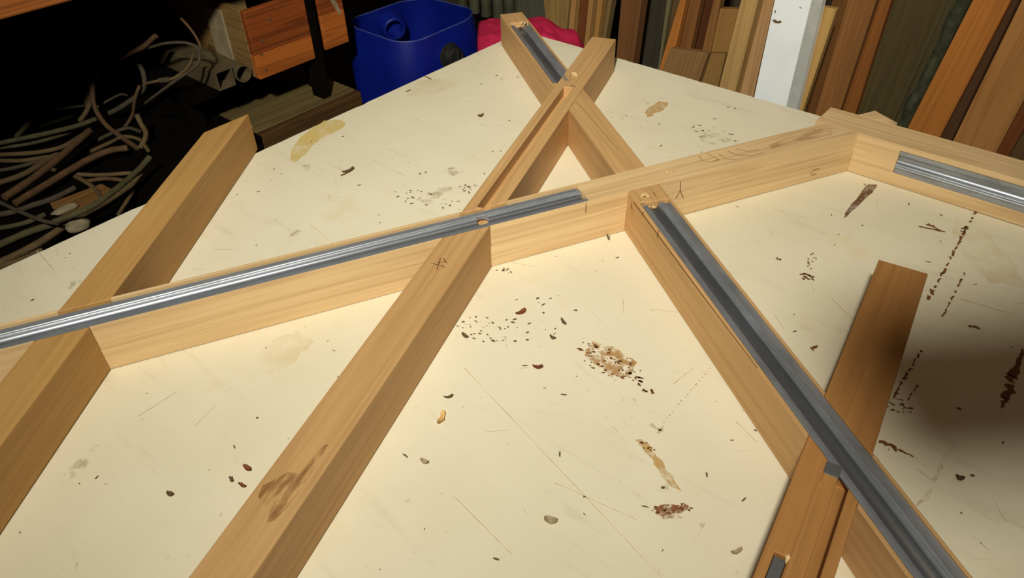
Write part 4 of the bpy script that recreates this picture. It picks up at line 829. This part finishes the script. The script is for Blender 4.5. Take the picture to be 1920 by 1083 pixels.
hose([(-0.4974, -1.0894, 0.608), (-0.4749, -1.0569, 0.608), (-0.4632, -1.0281, 0.608), (-0.4638, -0.9936, 0.608)], 0.005, HOSE_GREEN, 'dull hose low in the heap, left of the tan wood piece', 'hose', 'hose')
hose([(-0.7257, -0.9114, 0.607), (-0.6404, -0.8996, 0.607), (-0.5727, -0.8819, 0.607), (-0.4885, -0.8783, 0.607), (-0.4326, -0.8888, 0.607)], 0.005, HOSE_TAN, 'brown hose passing crosswise beneath the thick cut hoses', 'hose', 'hose')
hose([(-0.915, -0.883, 0.61), (-0.887, -0.8433, 0.61), (-0.8798, -0.794, 0.61), (-0.879, -0.7486, 0.61), (-0.8931, -0.7172, 0.61)], 0.0045, HOSE_GREEN, 'olive hose low behind the topmost greenish hose', 'hose', 'hose')
hose([(-0.7479, -0.9964, 0.607), (-0.724, -0.9594, 0.607), (-0.7101, -0.9178, 0.607), (-0.6999, -0.8786, 0.607)], 0.0045, HOSE_DARK, 'thin dark hose under the bowed brown hoses', 'hose', 'hose')
hose([(-0.6974, -0.7674, 0.608), (-0.7039, -0.7241, 0.608), (-0.6982, -0.6913, 0.608), (-0.6585, -0.6816, 0.608)], 0.0045, HOSE_DARK, 'thin hose low behind the dark red arching hose', 'hose', 'hose')
hose([(-0.6497, -0.8076, 0.61), (-0.6554, -0.7595, 0.61), (-0.659, -0.7217, 0.61), (-0.6121, -0.7055, 0.61), (-0.5457, -0.7196, 0.61)], 0.0045, HOSE_TAN, 'bowed thin hose in the shade right of the thick hoses', 'hose', 'hose')
hose([(-0.8, -0.7172, 0.6375), (-0.79, -0.6844, 0.6496), (-0.785, -0.6481, 0.6563), (-0.785, -0.6342, 0.6483)], 0.003, HOSE_DARK, 'thin dark wire arching right of the upright bundle', 'cable', 'cable')
bm = bmesh.new(); prism(bm, [(-0.5002, -0.9667, 0.6005), (-0.4904, -0.8608, 0.6005), (-0.4279, -0.8557, 0.6005), (-0.4273, -0.9755, 0.6005)], (0, 0, .007)); bmesh.ops.translate(bm, verts=bm.verts, vec=(.6, .8, -.6005))
o = finish(bm, 'flat_offcut', wood('tan_offcut', srgb(150, 112, 64), srgb(96, 64, 32), axis='y'), None, .001); o.location = (-.6, -.8, .6005); tag(o, 'flat tan wood piece lying under the olive hoses', 'offcut')
def lump(name, p, s, mat, label, cat):
    bm = bmesh.new(); bmesh.ops.create_icosphere(bm, subdivisions=3, radius=1)
    for v in bm.verts:
        k = 1 + .22 * noise.noise(v.co * 1.6 + Vector(p) * 9); v.co = Vector((v.co.x * s[0] * k, v.co.y * s[1] * k, max(v.co.z * s[2] * k, -s[2] * .75)))
    o = finish(bm, name, mat, None, smooth=60); o.location = Vector(p) + Vector((0, 0, s[2] * .75)); return tag(o, label, cat)
PALE_ST = plain('pale_stone', srgb(150, 138, 110), .9, var=.3, scale=40, bstr=.3)
lump('stone', (-0.3643, -0.9691, 0.6004), (.018, .024, .014), PALE_ST, 'pale rounded lump beside the table edge, near the longest hose', 'stone')
lump('stone', (-0.4405, -0.9599, 0.608), (.012, .026, .007), PALE_ST, 'long pale lump on the end of the tan wood piece', 'stone')
